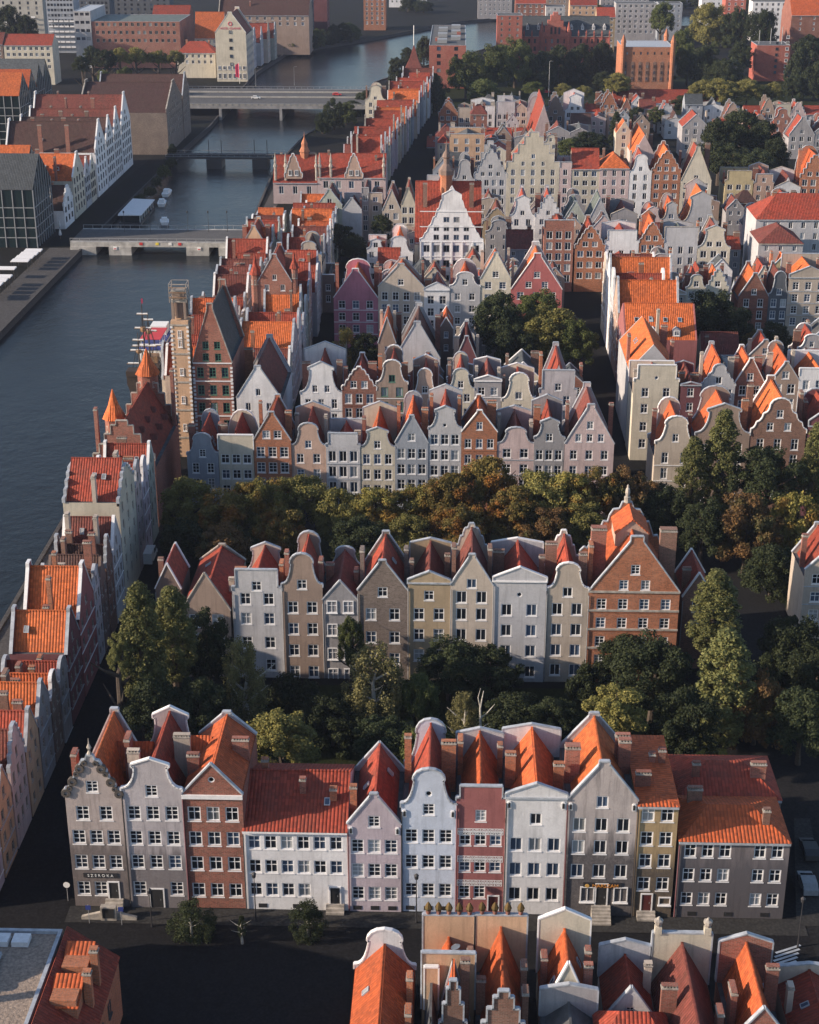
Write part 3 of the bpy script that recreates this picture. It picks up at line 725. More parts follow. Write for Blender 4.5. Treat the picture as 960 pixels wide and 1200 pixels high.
SS = cross_row([
    (338, 354, 14.0, 6.2, 'none', 'rose', 'b', 5, 4, '0', dict(depth=16)),
    (354.5, 366, 15.5, 7.0, 'tri', 'salmon', 'b', 3, 4, '1', dict(depth=14)),
    (366.5, 375, 15.5, 6.5, 'bell', 'lightgrey', 'r', 3, 4, '1', dict(depth=12)),
    (375.5, 386, 15.5, 7.5, 'tri', 'white', 'b', 3, 4, '1', dict(depth=15)),
    (386.5, 396, 15.0, 6.0, 'neck', 'beige', 'd', 3, 4, '1', dict(depth=12)),
], 'narrow side street', 'houses along the side street', 37.6, 13, 'w', win=(1.4, 1.9), sky=.6)
row(311, '''
737 792 434 404 none lightgrey b 2 4 1 none depth=22
''', 'yard behind cream corner house', 'houses along the side street', win=(1.2, 1.6), sky=1, chim=[(0, .3, 1.0, 1.8), (1, .2, .9, 1.2), (1, .7, .9, 1.4)])
rb3 = SS[0][1]; w3, d3, e3, h3 = INFO[SS[0][0].name]
for k in range(4): skylight(rb3, (w3*.5+w3/2*.45, d3*(.18+.2*k), e3-.1+(h3+.1)*.55), (h3, 0, w3/2), .9, 1.2)
for k in (.4, .72):
    b = MB(); b.prism([(-.9, 0), (.9, 0), (.9, 1.3), (0, 1.9), (-.9, 1.3)], 0, 2.0, 'lightgrey'); o = b.obj('dormer', rb3); o.rotation_euler = (0, 0, math.pi/2); o.location = (w3-.9, d3*k, e3+.5); add_window(o, 0, -.1, .3, 1.2, 1.1)
# ---------------------------------------------------------------- middle distance
row(408, '''
347 377 300 283 bell beige n 2 4 1 bell rpy=271 top=1.4
377 392 330 322 flat brown f 1 3 0 flat rpy=318 depth=14
''', 'row behind pink house', 'houses of the fifth row', win=(1.5, 2.0), sky=.1)
row(376, '''
391 443 349 315 tri pink o 3 4 0 bell rpy=303
443 497 336 309 tri beige o 4 4 1 tri rpy=301 top=1.3
497 527 341 331 ped white d 2 4 0 sharp rpy=318 top=1.2
527 563 336 319 bell lightgrey o 2 4 1 round rpy=303 top=1.6
563 599 327 296 tri cream b 2 4 1 sharp rpy=290
599 659 339 297 tri coral b 3 4 2,1 tri rpy=283 rwall=lightgrey
''', 'row beside dense dark trees', 'houses of the sixth row', depth=11, win=(1.55, 2.0), sky=.15)
row(388, '''
781 804 345 338 ped beige d 2 4 0 sharp rpy=325
804 828 338 322 bell cream r 2 4 1 tri rpy=310
828 854 338 316 step cream b 2 4 1 tri rpy=308
866 901 347 320 tri brick b 2 4 1 tri rpy=306
901 925 347 318 bell darkgrey d 2 5 1 tri rpy=306
925 972 326 312 ped beige b 3 5 0 flat rpy=297 top=1.0
''', 'row right of round green tree', 'houses of the seventh row', depth=11, win=(1.55, 2.0), sky=.15)
FARK = dict(win=(1.6, 2.05), far=True, sky=.1)
row(432, '''
430 451 292 280 neck white o 2 3 1 flat rpy=275
451 484 297 277 bell white o 2 3 1 bell rpy=262
''', 'row left of big white gable', 'houses beside the big white gable', depth=11, **FARK)
row(432, '''
638 673 266 258 flat brick r 3 5 0 step rpy=252 top=1.2
674 709 291 265 scroll orangebrick r 3 4 2,1 tri rpy=252
709 749 284 270 flatn white r 3 4 0 ped rpy=258 top=2.2
750 778 284 261 scroll orangebrick o 3 4 2 neck rpy=245
779 818 282 266 flat lightgrey g 3 4 0 ped rpy=258 top=1.6
818 856 291 264 neck cream d 3 4 2 tri rpy=252
''', 'row with flat brick front', 'houses of the eighth row', depth=11, **FARK)
row(425, '''
884 905 330 312 tri cream r 2 3 1 tri rpy=300 dy=-12
905 932 318 298 ped yellow b 2 3 0 sharp rpy=290 dy=-8
''', 'cluster above beige tower house', 'houses above the beige house', depth=11, **FARK)
row(478, '''
598 627 254 229 neck white r 2 3 1 tri rpy=217
627 658 254 229 step white r 2 3 1 tri rpy=217
660 688 258 236 tri greengrey g 2 3 1 tri rpy=228
688 716 262 232 sharp lightgrey g 2 2 0 sharp rpy=222
716 747 254 244 ped grey d 1 2 0 ped rpy=232
755 775 258 242 neck palepink o 1 3 0 round rpy=236
776 797 258 236 neck lightgrey o 1 3 1 round rpy=226
799 842 262 224 neck lightgrey b 3 3 1 neck rpy=208 depth=14
566 598 262 244 scroll ochre d 2 3 1 tri rpy=232
''', 'jumbled row before bank houses', 'houses of the ninth row', depth=12, **FARK)
row(528, '''
500 530 228 218 flatn lightgrey d 3 4 0 flat rpy=205
533 556 212 187 bell lightgrey s 2 4 1 bell rpy=178
556 594 208 175 scroll lightgrey s 4 4 3,1 step rpy=165
594 656 196 155 step cream r 5 4 3,1 none rpy=150 depth=22
656 670 196 190 flat palepink r 1 4 0 flat rpy=186
670 703 198 174 eave cream r 3 4 0 eave depth=11
703 738 197 178 hip palepink b 3 4 0 hip
738 764 202 181 bell white r 2 4 1 tri rpy=170
764 798 202 177 scroll orangebrick b 3 4 3,1 scroll rpy=165
798 834 212 172 tri cream r 3 4 1 tri rpy=162
850 883 213 200 flatn yellow r 3 4 0 flat rpy=196 top=.9
884 907 215 204 flatn salmon d 2 4 1 ped rpy=190
908 938 222 212 ped white d 3 4 0 ped rpy=195
938 970 208 182 step orangebrick o 3 4 2 round rpy=170
''', 'row with orange scrolled gable', 'houses of the tenth row', depth=12, **FARK)
row(476, '''
372 401 240 222 tri greengrey d 1 4 1 tri rpy=212
401 424 246 232 tri lightgrey d 0 0 0 flat rpy=226
424 432 226 220 flat grey d 1 4 0 flat depth=14 dy=8
432 448 238 226 flat beige d 1 4 1 round rpy=218 dy=8
448 470 247 222 sharp beige d 2 4 1 tri rpy=212
470 487 240 220 tri cream r 2 4 0 tri rpy=208
''', 'row below long red hall', 'houses below the long hall', depth=12, **FARK)
row(600, '''
527 568 160 157 flat peach f 3 5 0 flat rpy=152 depth=12
568 602 182 172 sharp cream r 1 3 1 tri depth=14
''', 'far block behind copper spire', 'far houses behind the spire', **FARK)
row(660, '''
500 528 172 160 eave beige r 3 3 0 eave depth=18
560 620 168 150 eave grey r 6 3 0 eave depth=16
620 652 172 122 none palepink r 4 3 0 none depth=44
''', 'far long red roofs', 'far houses with long red roofs', **FARK)
row(640, '''
640 668 158 148 ped grey d 2 3 0 sharp
668 692 158 150 ped grey s 2 3 0 ped
722 741 156 142 none cream b 1 3 1 none depth=9
741 768 182 158 none palepink b 1 2 0 tri depth=30 dy=-20
800 831 149 134 sharp grey r 3 4 1 tri depth=14
925 955 158 137 tri grey r 3 4 1 tri depth=12
955 985 155 142 tri grey d 3 4 1 tri depth=12
''', 'group by dark park', 'far houses by the park', **FARK)
row(700, '''
514 537 134 118 scroll orangebrick r 3 3 1 scroll rpy=114
537 552 136 126 flat beige r 2 3 0 ped rpy=120
552 580 132 124 flat white f 3 2 0 ped rpy=114
582 603 132 119 flat lightgrey f 3 2 0 flatn rpy=112
603 618 130 121 ped beige r 2 3 0 ped
618 640 130 112 round lightgrey r 2 3 0 round
640 662 134 112 scroll tan r 2 3 1 step
662 686 130 110 neck white r 3 3 2 ped rpy=104
686 704 131 122 eave cream r 2 3 0 eave depth=10
704 724 128 109 scroll orangebrick d 2 3 2 scroll
726 742 132 116 tri brick b 2 3 1 tri
770 792 138 122 step lightgrey r 2 3 1 tri
848 868 138 120 scroll tan r 2 3 1 scroll
''', 'last row below far trees', 'houses of the last row', depth=11, **FARK)
row(715, '''
872 892 136 124 eave palepink r 2 3 0 eave depth=9
892 908 132 115 scroll tan r 2 3 1 step
908 926 134 122 flat cream r 3 3 0 ped
926 944 134 120 step palepink r 2 3 1 tri
944 972 134 124 eave lightgrey r 4 3 0 eave depth=9
''', 'far row along right edge', 'houses of the far right row', depth=11, **FARK)
row(690, '''
836 856 152 140 eave palepink r 2 3 0 eave depth=9
856 880 150 139 tri salmon r 2 3 1 tri
880 900 146 134 step tan r 2 3 1 tri
900 922 158 146 ped grey b 2 3 0 tri
''', 'second far row, right edge', 'houses of the far right row', depth=11, **FARK)
# ---------------------------------------------------------------- row between the street and the quay
QX = -53.2
QR = cross_row([
    (138, 144, 9.0, 4.4, 'tri', 'lightgrey', 'r', 2, 3, '1'),
    (144.5, 150, 9.8, 4.6, 'bell', 'white', 'b', 2, 3, '1'),
    (150.5, 156, 10.4, 4.4, 'neck', 'lilac', 'd', 2, 3, '1'),
    (156.5, 162, 9.4, 4.4, 'tri', 'peach', 'r', 2, 3, '1', dict(drop=0)),
    (162.5, 169, 11.0, 4.8, 'step', 'palepink', 'd', 3, 3, '1', dict(chim=[(0, .25, 1.1, 1.2), (0, .7, 1.1, 1.2)])),
    (169.5, 175.5, 9.6, 4.6, 'tri', 'peach', 'r', 2, 3, '1', dict(drop=0)),
    (176, 182, 10.6, 4.0, 'tri', 'grey', 'b', 2, 3, '1'),
    (182.5, 187, 9.6, 3.2, 'bell', 'brown', 'o', 2, 3, '1'),
    (187.5, 192, 8.8, 3.4, 'round', 'grey', 'r', 2, 3, '1'),
    (192.5, 200, 11.2, 5.4, 'tri', 'maroon', 'b', 3, 3, '1', dict(drop=0)),
    (200.5, 210, 12.6, 6.8, 'tri', 'rose', 'b', 3, 4, '1', dict(drop=0)),
    (210.5, 214.3, 12.4, 3.4, 'neck', 'lightgrey', 'n', 2, 4, '1'),
    (214.6, 218.6, 11.4, 4.0, 'none', 'brown', 'n', 2, 4, '0', dict(chim=[(0, .2, 1.7, 1.2), (1, .2, 1.7, 1.0)])),
    (219, 223.6, 12.2, 4.4, 'step', 'brownbrick', 'n', 2, 4, '0', dict(chim=[(0, .8, 1.5, 1.2), (1, .8, 1.4, 1.0)])),
    (224, 230.5, 12.2, 5.2, 'sharp', 'lightgrey', 'd', 3, 4, '1', dict(chim=[(0, .3, 1.2, 1.2), (0, .85, 1.3, 1.2)])),
    (231, 243.5, 18.0, 4.0, 'step', 'cream', 'r', 3, 5, '1', dict(drop=0, depth=9)),
    (244, 249, 15.5, 4.0, 'neck', 'palepink', 'r', 2, 4, '1'),
    (249.5, 255, 13.5, 4.4, 'bell', 'lilac', 'd', 2, 4, '1'),
    (255.5, 261, 14.2, 4.2, 'tri', 'greengrey', 'r', 2, 4, '1'),
], 'quay street', 'houses between the street and the quay', QX, 8.0, 'e', win=(1.15, 1.6), sky=.5, fr='stone')
for i, (y0, y1, ez) in enumerate(((84, 100, 12), (100.5, 118, 13), (118.5, 137.5, 12))):  # unseen houses added below the frame to cast shadow on the square
    house(QX, y0, math.pi/2, y1-y0, 9, ez, 6, 'tri', ['beige', 'grey', 'palepink'][i], 'roof_red', 4, 3, '1', label='%s house of quay street added out of view to shade square, %s' % (['beige', 'grey', 'pale pink'][i], ['nearest one', 'middle one', 'farthest one'][i]), group='houses between the street and the quay', win=(1.15, 1.6), sky=0)
# ---------------------------------------------------------------- brick gate with two conical towers
gt, gr = house(-64.5, 263, 0, 11, 25, 13.0, 7.5, 'step', 'brick', 'roof_red', 3, 3, '1', 'step', win=(.8, 1.4), fr='stone', chim=[(0, .1, 1.3, 1.0), (1, .95, 1.4, 1.2)],
    label='dark brick water gate with two pointed towers beside river', name='water_gate', sky=0, cat='gate', ws='d', trim='stone')
for k in range(7):
    zz = 14.2+(k % 2)*2.4; yy = 4+k*2.8
    b = MB(); xs = 11-(20.5-zz)/(8.4)*5.5+1.2
    xs = 5.5+(20.0-zz)/8.0*5.5
    b.prism([(-.6, 0), (.6, 0), (0, 1.0)], 0, 1.6, 'roof_dark'); o = b.obj('dormer', gr); o.rotation_euler = (0, 0, math.pi/2); o.location = (xs+.35, yy, zz-.55)
def turret(par, x, y, r, zb, ze, zt, wall, roofm, n=8):
    b = MB(); b.lathe([(r, zb), (r, ze), (r+.2, ze), (r+.2, ze+.3)], x, y, wall, n, math.pi/8); b.obj('tower_wall', par)
    b = MB(); b.lathe([(r+.45, ze+.1), (r*.55, ze+(zt-ze)*.48), (.06, zt)], x, y, roofm, n, math.pi/8); b.obj('tower_roof', par)
    for a in range(3):
        an = -math.pi/2+(a-1)*math.pi/4
        add_window(par, x+math.cos(an)*(r*.925), y+math.sin(an)*(r*.925), ze-2.2, .5, 1.1, 'd', 'stone', False, an+math.pi/2, 'glass')
a = FY(134, 490, 270); c = FY(134, 456, 270); turret(gt, a[0]+64.5, 7, 1.75, 0, a[1], c[1], 'brick', 'roof_bright')
a = FY(173, 438, 289); c = FY(173, 408, 289); turret(gt, a[0]+64.5, 26, 2.0, 0, a[1], c[1], 'brick', 'roof_bright')
# ---------------------------------------------------------------- tall brick house with slate roof and stair tower
x0 = FY(226, 430, 300)[0]; x1 = FY(272, 430, 300)[0]; ez = zy(250, 425, 300); az = zy(250, 356, 300)
lt, lr = house(x0, 300, 0, x1-x0, 19, ez, az-ez, 'tri', 'brick', 'roof_slate', 3, 5, '2,2', 'tri', win=(1.45, 2.3), fl=3.7, top=1.0, fr='frame_green', trim='stone', chim=[],
    label='tall brick mansion with steep slate roof and green windows beside stair tower', name='brick_mansion', sky=0, band=(-.2, -3.95, -7.65, -11.3), drop=0, ws='m')
for sx in (.15, x1-x0-.15):
    b = MB(); b.box(-.24, -.1, 0, .24, -.004, .45, 'frame'); qm = b.mesh('quoin')
    for k in range(int(ez/.8)): link('quoin', qm, lt, (sx, 0, .1+k*.8))
tx0 = FY(205, 450, 300)[0]; tx1 = FY(225, 450, 300)[0]; tw = tx1-tx0; tz = zy(213, 375, 300); tt = zy(213, 332, 300)
st = empty('stair_tower', (tx0, 299.2, 0), 0, label='slender stone stair tower wrapped in scaffolding at top, beside brick mansion', cat='tower')
b = MB(); b.box(0, 0, 0, tw, tw, tz, 'peach'); b.obj('wall', st)
for k in range(5):
    b = MB(); z = 4+(tz-5)*k/4; b.box(-.12, -.12, z, tw+.12, tw+.12, z+.35, 'stone'); b.obj('cornice_band', st)
    add_window(st, tw/2, -.07, z+1.6 if k < 4 else z-2.4, .8, 1.5, 'c', 'frame')
for cx in (.12, tw-.12):
    for k in range(int(tz/.9)): link('quoin', qm, st, (cx, 0, .1+k*.9))
b = MB(); q_ = tw*.08; zm = tz+(tt-tz)*.5
for cx in (q_, tw-q_-.5):
    for cy in (q_, tw-q_-.5): b.box(cx, cy, tz+.3, cx+.5, cy+.5, zm, 'tan')
b.box(q_, q_, zm, tw-q_, tw-q_, zm+.5, 'stone'); b.box(tw*.3, tw*.3, tz+.3, tw*.7, tw*.7, zm, 'brown'); b.box(tw*.18, tw*.18, zm+.5, tw*.82, tw*.82, tz+(tt-tz)*.78, 'tan'); b.box(tw*.12, tw*.12, tz+(tt-tz)*.78, tw*.88, tw*.88, tz+(tt-tz)*.82, 'stone'); b.obj('belfry', st)
b = MB(); e_ = .05
for cx in (e_, tw-e_):
    for cy in (e_, tw-e_): b.tube([(cx, cy, zm), (cx, cy, tt)], .08, 'scaffold', 4)
for k in range(4):
    z = zm+.8+(tt-zm-.8)*k/3
    for cy in (e_, tw-e_): b.tube([(e_, cy, z), (tw-e_, cy, z)], .065, 'scaffold', 4)
    for cx in (e_, tw-e_): b.tube([(cx, e_, z), (cx, tw-e_, z)], .065, 'scaffold', 4)
b.obj('scaffolding', st)
for k in range(3):
    b = MB(); z = zm+1.0+(tt-zm)*.27*k; b.box(0, -.3, z, tw, .1, z+.08, 'wood'); b.obj('scaffold_deck', st)
row(300, '''
277 329 466 429 tri white d 2 4 1 tri depth=22 rpy=392 top=1.1
''', 'yard beside brick mansion', 'houses around the brick mansion', win=(1.2, 1.65), sky=0)
rl = random.Random(11)
def varied(y, yend, walls, roofs, lo, hi, dlo, dhi, xo=0.8):
    out = []; k = 0; pst = None
    while y < yend:
        w = rl.uniform(5.2, 8.6); st = rl.choice([q for q in ('tri', 'bell', 'neck', 'step', 'tri', 'none', 'flat', 'round') if q != pst]); pst = st
        out.append((y, y+w-.08, rl.uniform(lo, hi), rl.uniform(3.2, 5.4) if st != 'flat' else 1.0, st, rl.choice(walls), rl.choice(roofs), 2, 4, '1' if st in ('tri', 'bell', 'neck') else '0', dict(depth=rl.uniform(dlo, dhi), x=None, jx=rl.uniform(-xo, xo)))); y += w; k += 1
    return out
def jit(items, X): return [it[:10]+(dict(it[10], x=X+it[10].pop('jx')),) for it in items]
LN = cross_row([(324, 330.5, 10.5, 4.5, 'tri', 'greengrey', 'd', 3, 4, '1'), (331, 345, 12.5, 5.5, 'tri', 'lightgrey', 'b', 4, 4, '1', dict(drop=0))]+
    jit(varied(346, 400, ['lightgrey', 'white', 'bluegrey', 'beige', 'greengrey', 'lilac'], 'drrrob', 10, 15, 8, 13), -35.5), 'lane beyond brick mansion', 'houses along the lane', -35.5, 12, 'e', win=(1.15, 1.6), sky=.3)
LN += cross_row(jit(varied(400.5, 484, ['lightgrey', 'white', 'beige', 'cream', 'palepink', 'greengrey'], 'drrrob', 9, 15, 9, 14), -35.5), 'upper lane', 'houses along the upper lane', -35.5, 12, 'e', win=(1.15, 1.6), sky=.3)
WQ = cross_row(jit(varied(318, 400, ['lightgrey', 'brick', 'beige', 'white', 'grey', 'salmon'], 'rrdrro', 8, 13, 8, 11.5), -51.5), 'river quay', 'houses along the river quay', -51.5, 11, 'e', win=(1.1, 1.5), sky=.3)
WQ += cross_row(jit(varied(400.5, 470, ['lightgrey', 'brick', 'beige', 'cream', 'greengrey', 'white'], 'rrdrrb', 8, 13, 8, 11.5), -51), 'upper river quay', 'houses along the upper river quay', -51.5, 11, 'e', win=(1.1, 1.5), sky=.3)
# brick turret house seen over the slate roof
for i, (px, py, Y, lb) in enumerate(((322, 300, 362, 'small red brick gable with pointed corner turret above orange roof'), (298, 262, 430, 'orange plaster house with square roof lantern near stone bridge'))):
    x, z = FY(px, py+30, Y); tq, tr = house(x-4, Y, 0, 8, 12, z, 6.5, 'tri', ['brick', 'peach'][i], 'roof_red', 2, 4, '1', label=lb, win=(1.0, 1.4), sky=0)
    if i == 0: turret(tq, -.6, .8, 1.1, 0, z+1.5, z+6, 'brick', 'roof_red'); turret(tq, 8.6, .8, .8, 0, z+3.0, z+7, 'brick', 'roof_red')
# long red-roofed hall with pinnacles (the water front palace)
hall = row(548, '''
372 452 208 180 eave palepink r 5 2 0 eave depth=15 top=1.2
320 372 214 182 eave palepink r 3 2 0 eave depth=15 top=1.2
''', 'long palace hall by bridge', 'wings of the long hall', far=True, win=(1.8, 2.6), sky=0, fl=5)
for (px, py, t) in ((345, 246, 'scroll'), (415, 222, 'scroll')):
    x, z = FY(px, py, 547.4); h = hall[0][0] if px > 372 else hall[1][0]; hw = 6.0
    b = MB(); base = zy(px, 208, 547); o = [(p[0]-hw/2*1.0, base+p[1]) for p in outline('scroll', hw, 8)]
    facade(b, [(-hw/2, base-.5)]+o+[(hw/2, base-.5)], [], 0, 'salmon'); b.prism([(-hw/2, base-.5)]+o+[(hw/2, base-.5)], .02, .6, 'salmon'); coping(b, o, -.1, .6, .2, 'frame')
    ob = b.obj('gable', h); ob.location = (x-h.location.x, -.5, 0)
    for k in (-1, 1): add_window(h, x-h.location.x+k*1.1, -.62, base+.6, 1.2, 1.9, far=True)
for px, h in ((323, 1), (335, 1), (371, 1), (375, 0), (388, 0), (450, 0)):
    ho = hall[h][0]; x, z = FY(px, 208, 548); b = MB(); b.lathe([(.45, z-1), (.45, z+3.5), (.7, z+3.6), (.7, z+4), (.35, z+5), (.5, z+5.4), (.05, z+8.5)], 0, 0, 'stone', 6); o = b.obj('pinnacle', ho); o.location = (x-ho.location.x, .3, 0)
x, z = FY(357, 178, 556); b = MB(); b.lathe([(1.6, z-3), (1.6, z), (1.9, z+.2), (1.0, z+2), (1.1, z+3), (.2, z+5), (.05, z+7)], 0, 0, 'orangebrick', 8); o = b.obj('lantern', hall[1][0]); o.location = (x-hall[1][0].location.x, 8, 0)
tr_ = varied(566, 765, ['lightgrey', 'bluegrey', 'white', 'beige', 'lilac', 'greengrey', 'cream'], 'brrdrd', 11.5, 16, 9, 16, .5)
tr_ = [it[:10]+(dict(it[10], x=-27+.081*(it[0]-566)+it[10].pop('jx')),) for it in tr_]
TR = cross_row(tr_[:14], 'terrace behind long hall', 'terrace houses behind the long hall', -24, 15, 'e', **FARK)+cross_row(tr_[14:], 'far river terrace', 'terrace houses behind the long hall', -24, 15, 'e', **FARK)
row(700, '''
428 452 118 100 bell cream r 2 3 1 bell depth=10
452 482 122 118 flat peach r 2 3 0 flat depth=12
''', 'far end of river terrace', 'houses at the far end', **FARK)
sp = empty('spire_house', (FY(485, 120, 790)[0], 790, 0), 0, label='dark red pyramid roof with white mast behind river terrace', cat='tower')
b = MB(); b.box(-5, -5, 0, 5, 5, 14, 'beige'); b.obj('wall', sp); b = MB(); b.lathe([(7.4, 13.9), (3.2, 20), (.1, 27)], 0, 0, 'roof_dark', 4, math.pi/4); b.obj('roof', sp); b = MB(); b.tube([(0, 0, 26.5), (0, 0, 36)], .18, 'white_paint', 5); b.obj('mast', sp)
# spired turret behind the big white gable
x, z = FY(523, 215, 440); cz = zy(523, 166, 440)
ct = empty('copper_turret', (x, 443, 0), 0, label='slim brick turret with onion-shaped copper spire behind big white gable', cat='tower')
b = MB(); b.lathe([(1.7, 8), (1.7, z+1.5), (2.0, z+1.6), (2.0, z+2)], 0, 0, 'orangebrick', 8); b.obj('wall', ct)
b = MB(); b.lathe([(2.1, z+2), (2.2, z+3.2), (1.2, z+4.6), (.8, z+5), (.8, z+6.4), (1.2, z+6.8), (.9, z+7.8), (.35, z+8.6), (.3, cz-2.5), (.08, cz)], 0, 0, 'brown', 8); b.obj('spire', ct)
# big white gabled house
x0 = FY(492, 290, 430)[0]; x1 = FY(566, 290, 430)[0]; ez = zy(528, 283, 430); az = zy(528, 222, 430)
bw, bwr = house(x0, 430, 0, x1-x0, 5, ez, az-ez, 'gstep', 'white', 'roof_red', 6, 4, '4,4,2', 'sharp', win=(1.7, 2.3), fl=4.2, top=1.0, far=True, trim='frame', chim=[], sky=0, roof_h=(az-ez)*.8, fr='lightgrey', band=(-.2, -4.3, -8.5, 4.0, 8.2),
    label='big white house with tall stepped gable below copper turret', name='gabled_mansion')
for k in range(7):
    b = MB(); b.box(-.2, -.18, 2, .2, -.004, ez, 'frame'); o = b.obj('pilaster', bw); o.location = ((x1-x0)*(k+.02)/6.04+.15, 0, 0)
rz = zy(525, 213, 444); ez2 = zy(500, 282, 435)
bh, _ = house(FY(486, 282, 435)[0], 435.2, 0, FY(564, 282, 435)[0]-FY(486, 282, 435)[0], 18, ez2-.5, rz-ez2+.5, 'eave', 'cream', 'roof_red', 0, 0, '0', far=True, chim=[(0, .3, 1.0, 1.2), (1, .3, 1.0, 1.2)], sky=0,
    label='wide red tiled roof with pale end wall behind big white gable', name='long_roof_house')
# mansard building on the right
mb, mr = house(FY(886, 262, 440)[0], 440, 0, 30, 16, zy(920, 257, 440), zy(920, 226, 448)-zy(920, 257, 440), 'hip', 'lightgrey', 'roof_red', 8, 3, '0', win=(1.4, 1.8), far=True, chim=[(0, .5, .8, 1.2)], sky=0,
    label='broad pale house with red mansard roof at right edge', name='mansard_house')
house(FY(888, 300, 424)[0], 424, 0, 12, 14, zy(905, 285, 424), zy(905, 262, 431)-zy(905, 285, 424), 'hip', 'lightgrey', 'roof_dark', 3, 2, '0', far=True, chim=[], sky=0, label='low grey house under dark red hipped roof before broad pale mansard house', name='house')
# ---------------------------------------------------------------- granary island
IS = cross_row([
    (506, 519, 7.5, 5.5, 'step', 'white', 'n', 3, 2, '1', dict(depth=14)),
    (521, 537, 14, 7, 'tri', 'cream', 'b', 4, 4, '1', dict(depth=19)),
    (538, 546, 11, 6, 'tri', 'lightgrey', 'r', 3, 3, '1'),
    (546.5, 554.5, 11, 5.5, 'tri', 'cream', 'd', 3, 3, '1'),
    (557, 574, 17, 9, 'tri', 'white', 'n', 4, 5, '2,1', dict(depth=32)),
    (575, 588, 17, 8, 'tri', 'white', 'n', 4, 5, '2,1', dict(depth=32)),
    (589, 602, 17, 9, 'tri', 'white', 'd', 4, 5, '2,1', dict(depth=32)),
    (603, 621, 18, 11, 'tri', 'white', 'd', 5, 5, '2,1', dict(depth=34)),
], 'granary island', 'houses on the granary island', -127, 16, 'e', far=True, win=(2.0, 2.1), fl=3.1, fr='frame_dark', sky=1.0, trim='frame', chim=[(0, .3, 1.0, 1.4), (0, .6, 1.0, 1.4), (1, .45, 1.0, 1.6), (1, .8, 1.0, 1.2)])
for (r_, f_), n_ in zip(IS, range(8)):
    if n_ == 1:
        for k in (.3, .7):
            b = MB(); b.box(-1.1, -.2, 0, 1.1, 2.4, 1.7, 'roof_red'); b.box(-1.3, -.4, 1.7, 1.3, 2.6, 1.9, 'roof_red'); o = b.obj('dormer', f_); o.rotation_euler = (0, 0, math.pi/2)
            o.location = (3.6, 19*k, 16.3); add_window(o, 0, -.26, .3, 1.8, 1.1, far=True); o.rotation_euler = (0, 0, -math.pi/2)
            o.location = (2.2, 19*k, 15.6)
house(-116.5, 642, math.pi/2, 38, 36, 18, 9, 'tri', 'greybrick', 'roof_brown', 9, 4, '3,2', far=True, win=(1.5, 1.9), fr='stone', chim=[], sky=0, label='big bare grey brick granary with dark roof on river bank', name='granary')
house(-116.3, 680.5, math.pi/2, 18, 36, 18, 8.5, 'tri', 'greybrick', 'roof_brown', 5, 4, '3,2', far=True, win=(1.5, 1.9), fr='stone', chim=[], sky=0, label='narrower grey brick granary behind big bare one on river bank', name='granary')
gh_, gr_ = None, None
x0 = FY(253, 60, 860)[0]; x1 = FY(289, 60, 860)[0]; ez = zy(271, 38, 860); az = zy(271, 14, 860)
gh_, gr_ = house(x0, 860, 0, x1-x0, 30, ez, az-ez, 'tri', 'cream', 'roof_dark', 0, 0, '0', 'tri', far=True, chim=[], sky=0, label='tall cream granary hotel with steep dark roof beside road bridge', name='granary', trim='frame')
for k in range(5):
    add_window(gh_, (x1-x0)/2, -.1, ez-.5-k*4.1, 1.6, 1.6, far=True, fr='frame_dark')
for r_ in range(2):
    for c_ in range(6): add_window(gh_, (x1-x0)*(c_+.6)/6.2, -.1, 1.6+r_*4.5, 1.5, 2.6 if r_ == 0 else 2.0, far=True, fr='frame')
for r_ in range(5):
    for c_ in range(6): add_window(gh_, x1-x0+.1, 3+c_*4.5, 3+r_*4.2, 1.3, 1.5, far=True, rz=math.pi/2, fr='lightgrey')
def text_mesh(txt, size, mat, ext=.02):
    cu = bpy.data.curves.new('lettering', 'FONT'); cu.body = txt; cu.size = size; cu.align_x = 'CENTER'; cu.extrude = ext
    o = bpy.data.objects.new('tmp', cu); COL.objects.link(o); bpy.context.view_layer.update()
    me = bpy.data.meshes.new_from_object(o.evaluated_get(bpy.context.evaluated_depsgraph_get())); bpy.data.objects.remove(o)
    me.materials.clear(); me.materials.append(M[mat]); me.name = 'lettering'; return me
o = link('lettering', text_mesh('HOTEL GDANSK', 1.5, 'flag_red'), gh_, ((x1-x0)/2, -.12, ez+1.6)); o.rotation_euler = (math.pi/2, 0, 0)
b = MB(); n_ = 14
for i in range(n_):
    a0, a1 = 2*math.pi*i/n_, 2*math.pi*(i+1)/n_
    b.hexa([(math.cos(a0)*1.1, -.15, math.sin(a0)*1.1), (math.cos(a1)*1.1, -.15, math.sin(a1)*1.1), (math.cos(a1)*.75, -.15, math.sin(a1)*.75), (math.cos(a0)*.75, -.15, math.sin(a0)*.75)],
           [(math.cos(a0)*1.1, -.02, math.sin(a0)*1.1), (math.cos(a1)*1.1, -.02, math.sin(a1)*1.1), (math.cos(a1)*.75, -.02, math.sin(a1)*.75), (math.cos(a0)*.75, -.02, math.sin(a0)*.75)], 'flag_red')
o = b.obj('emblem', gh_); o.location = ((x1-x0)/2, 0, ez+4.4)
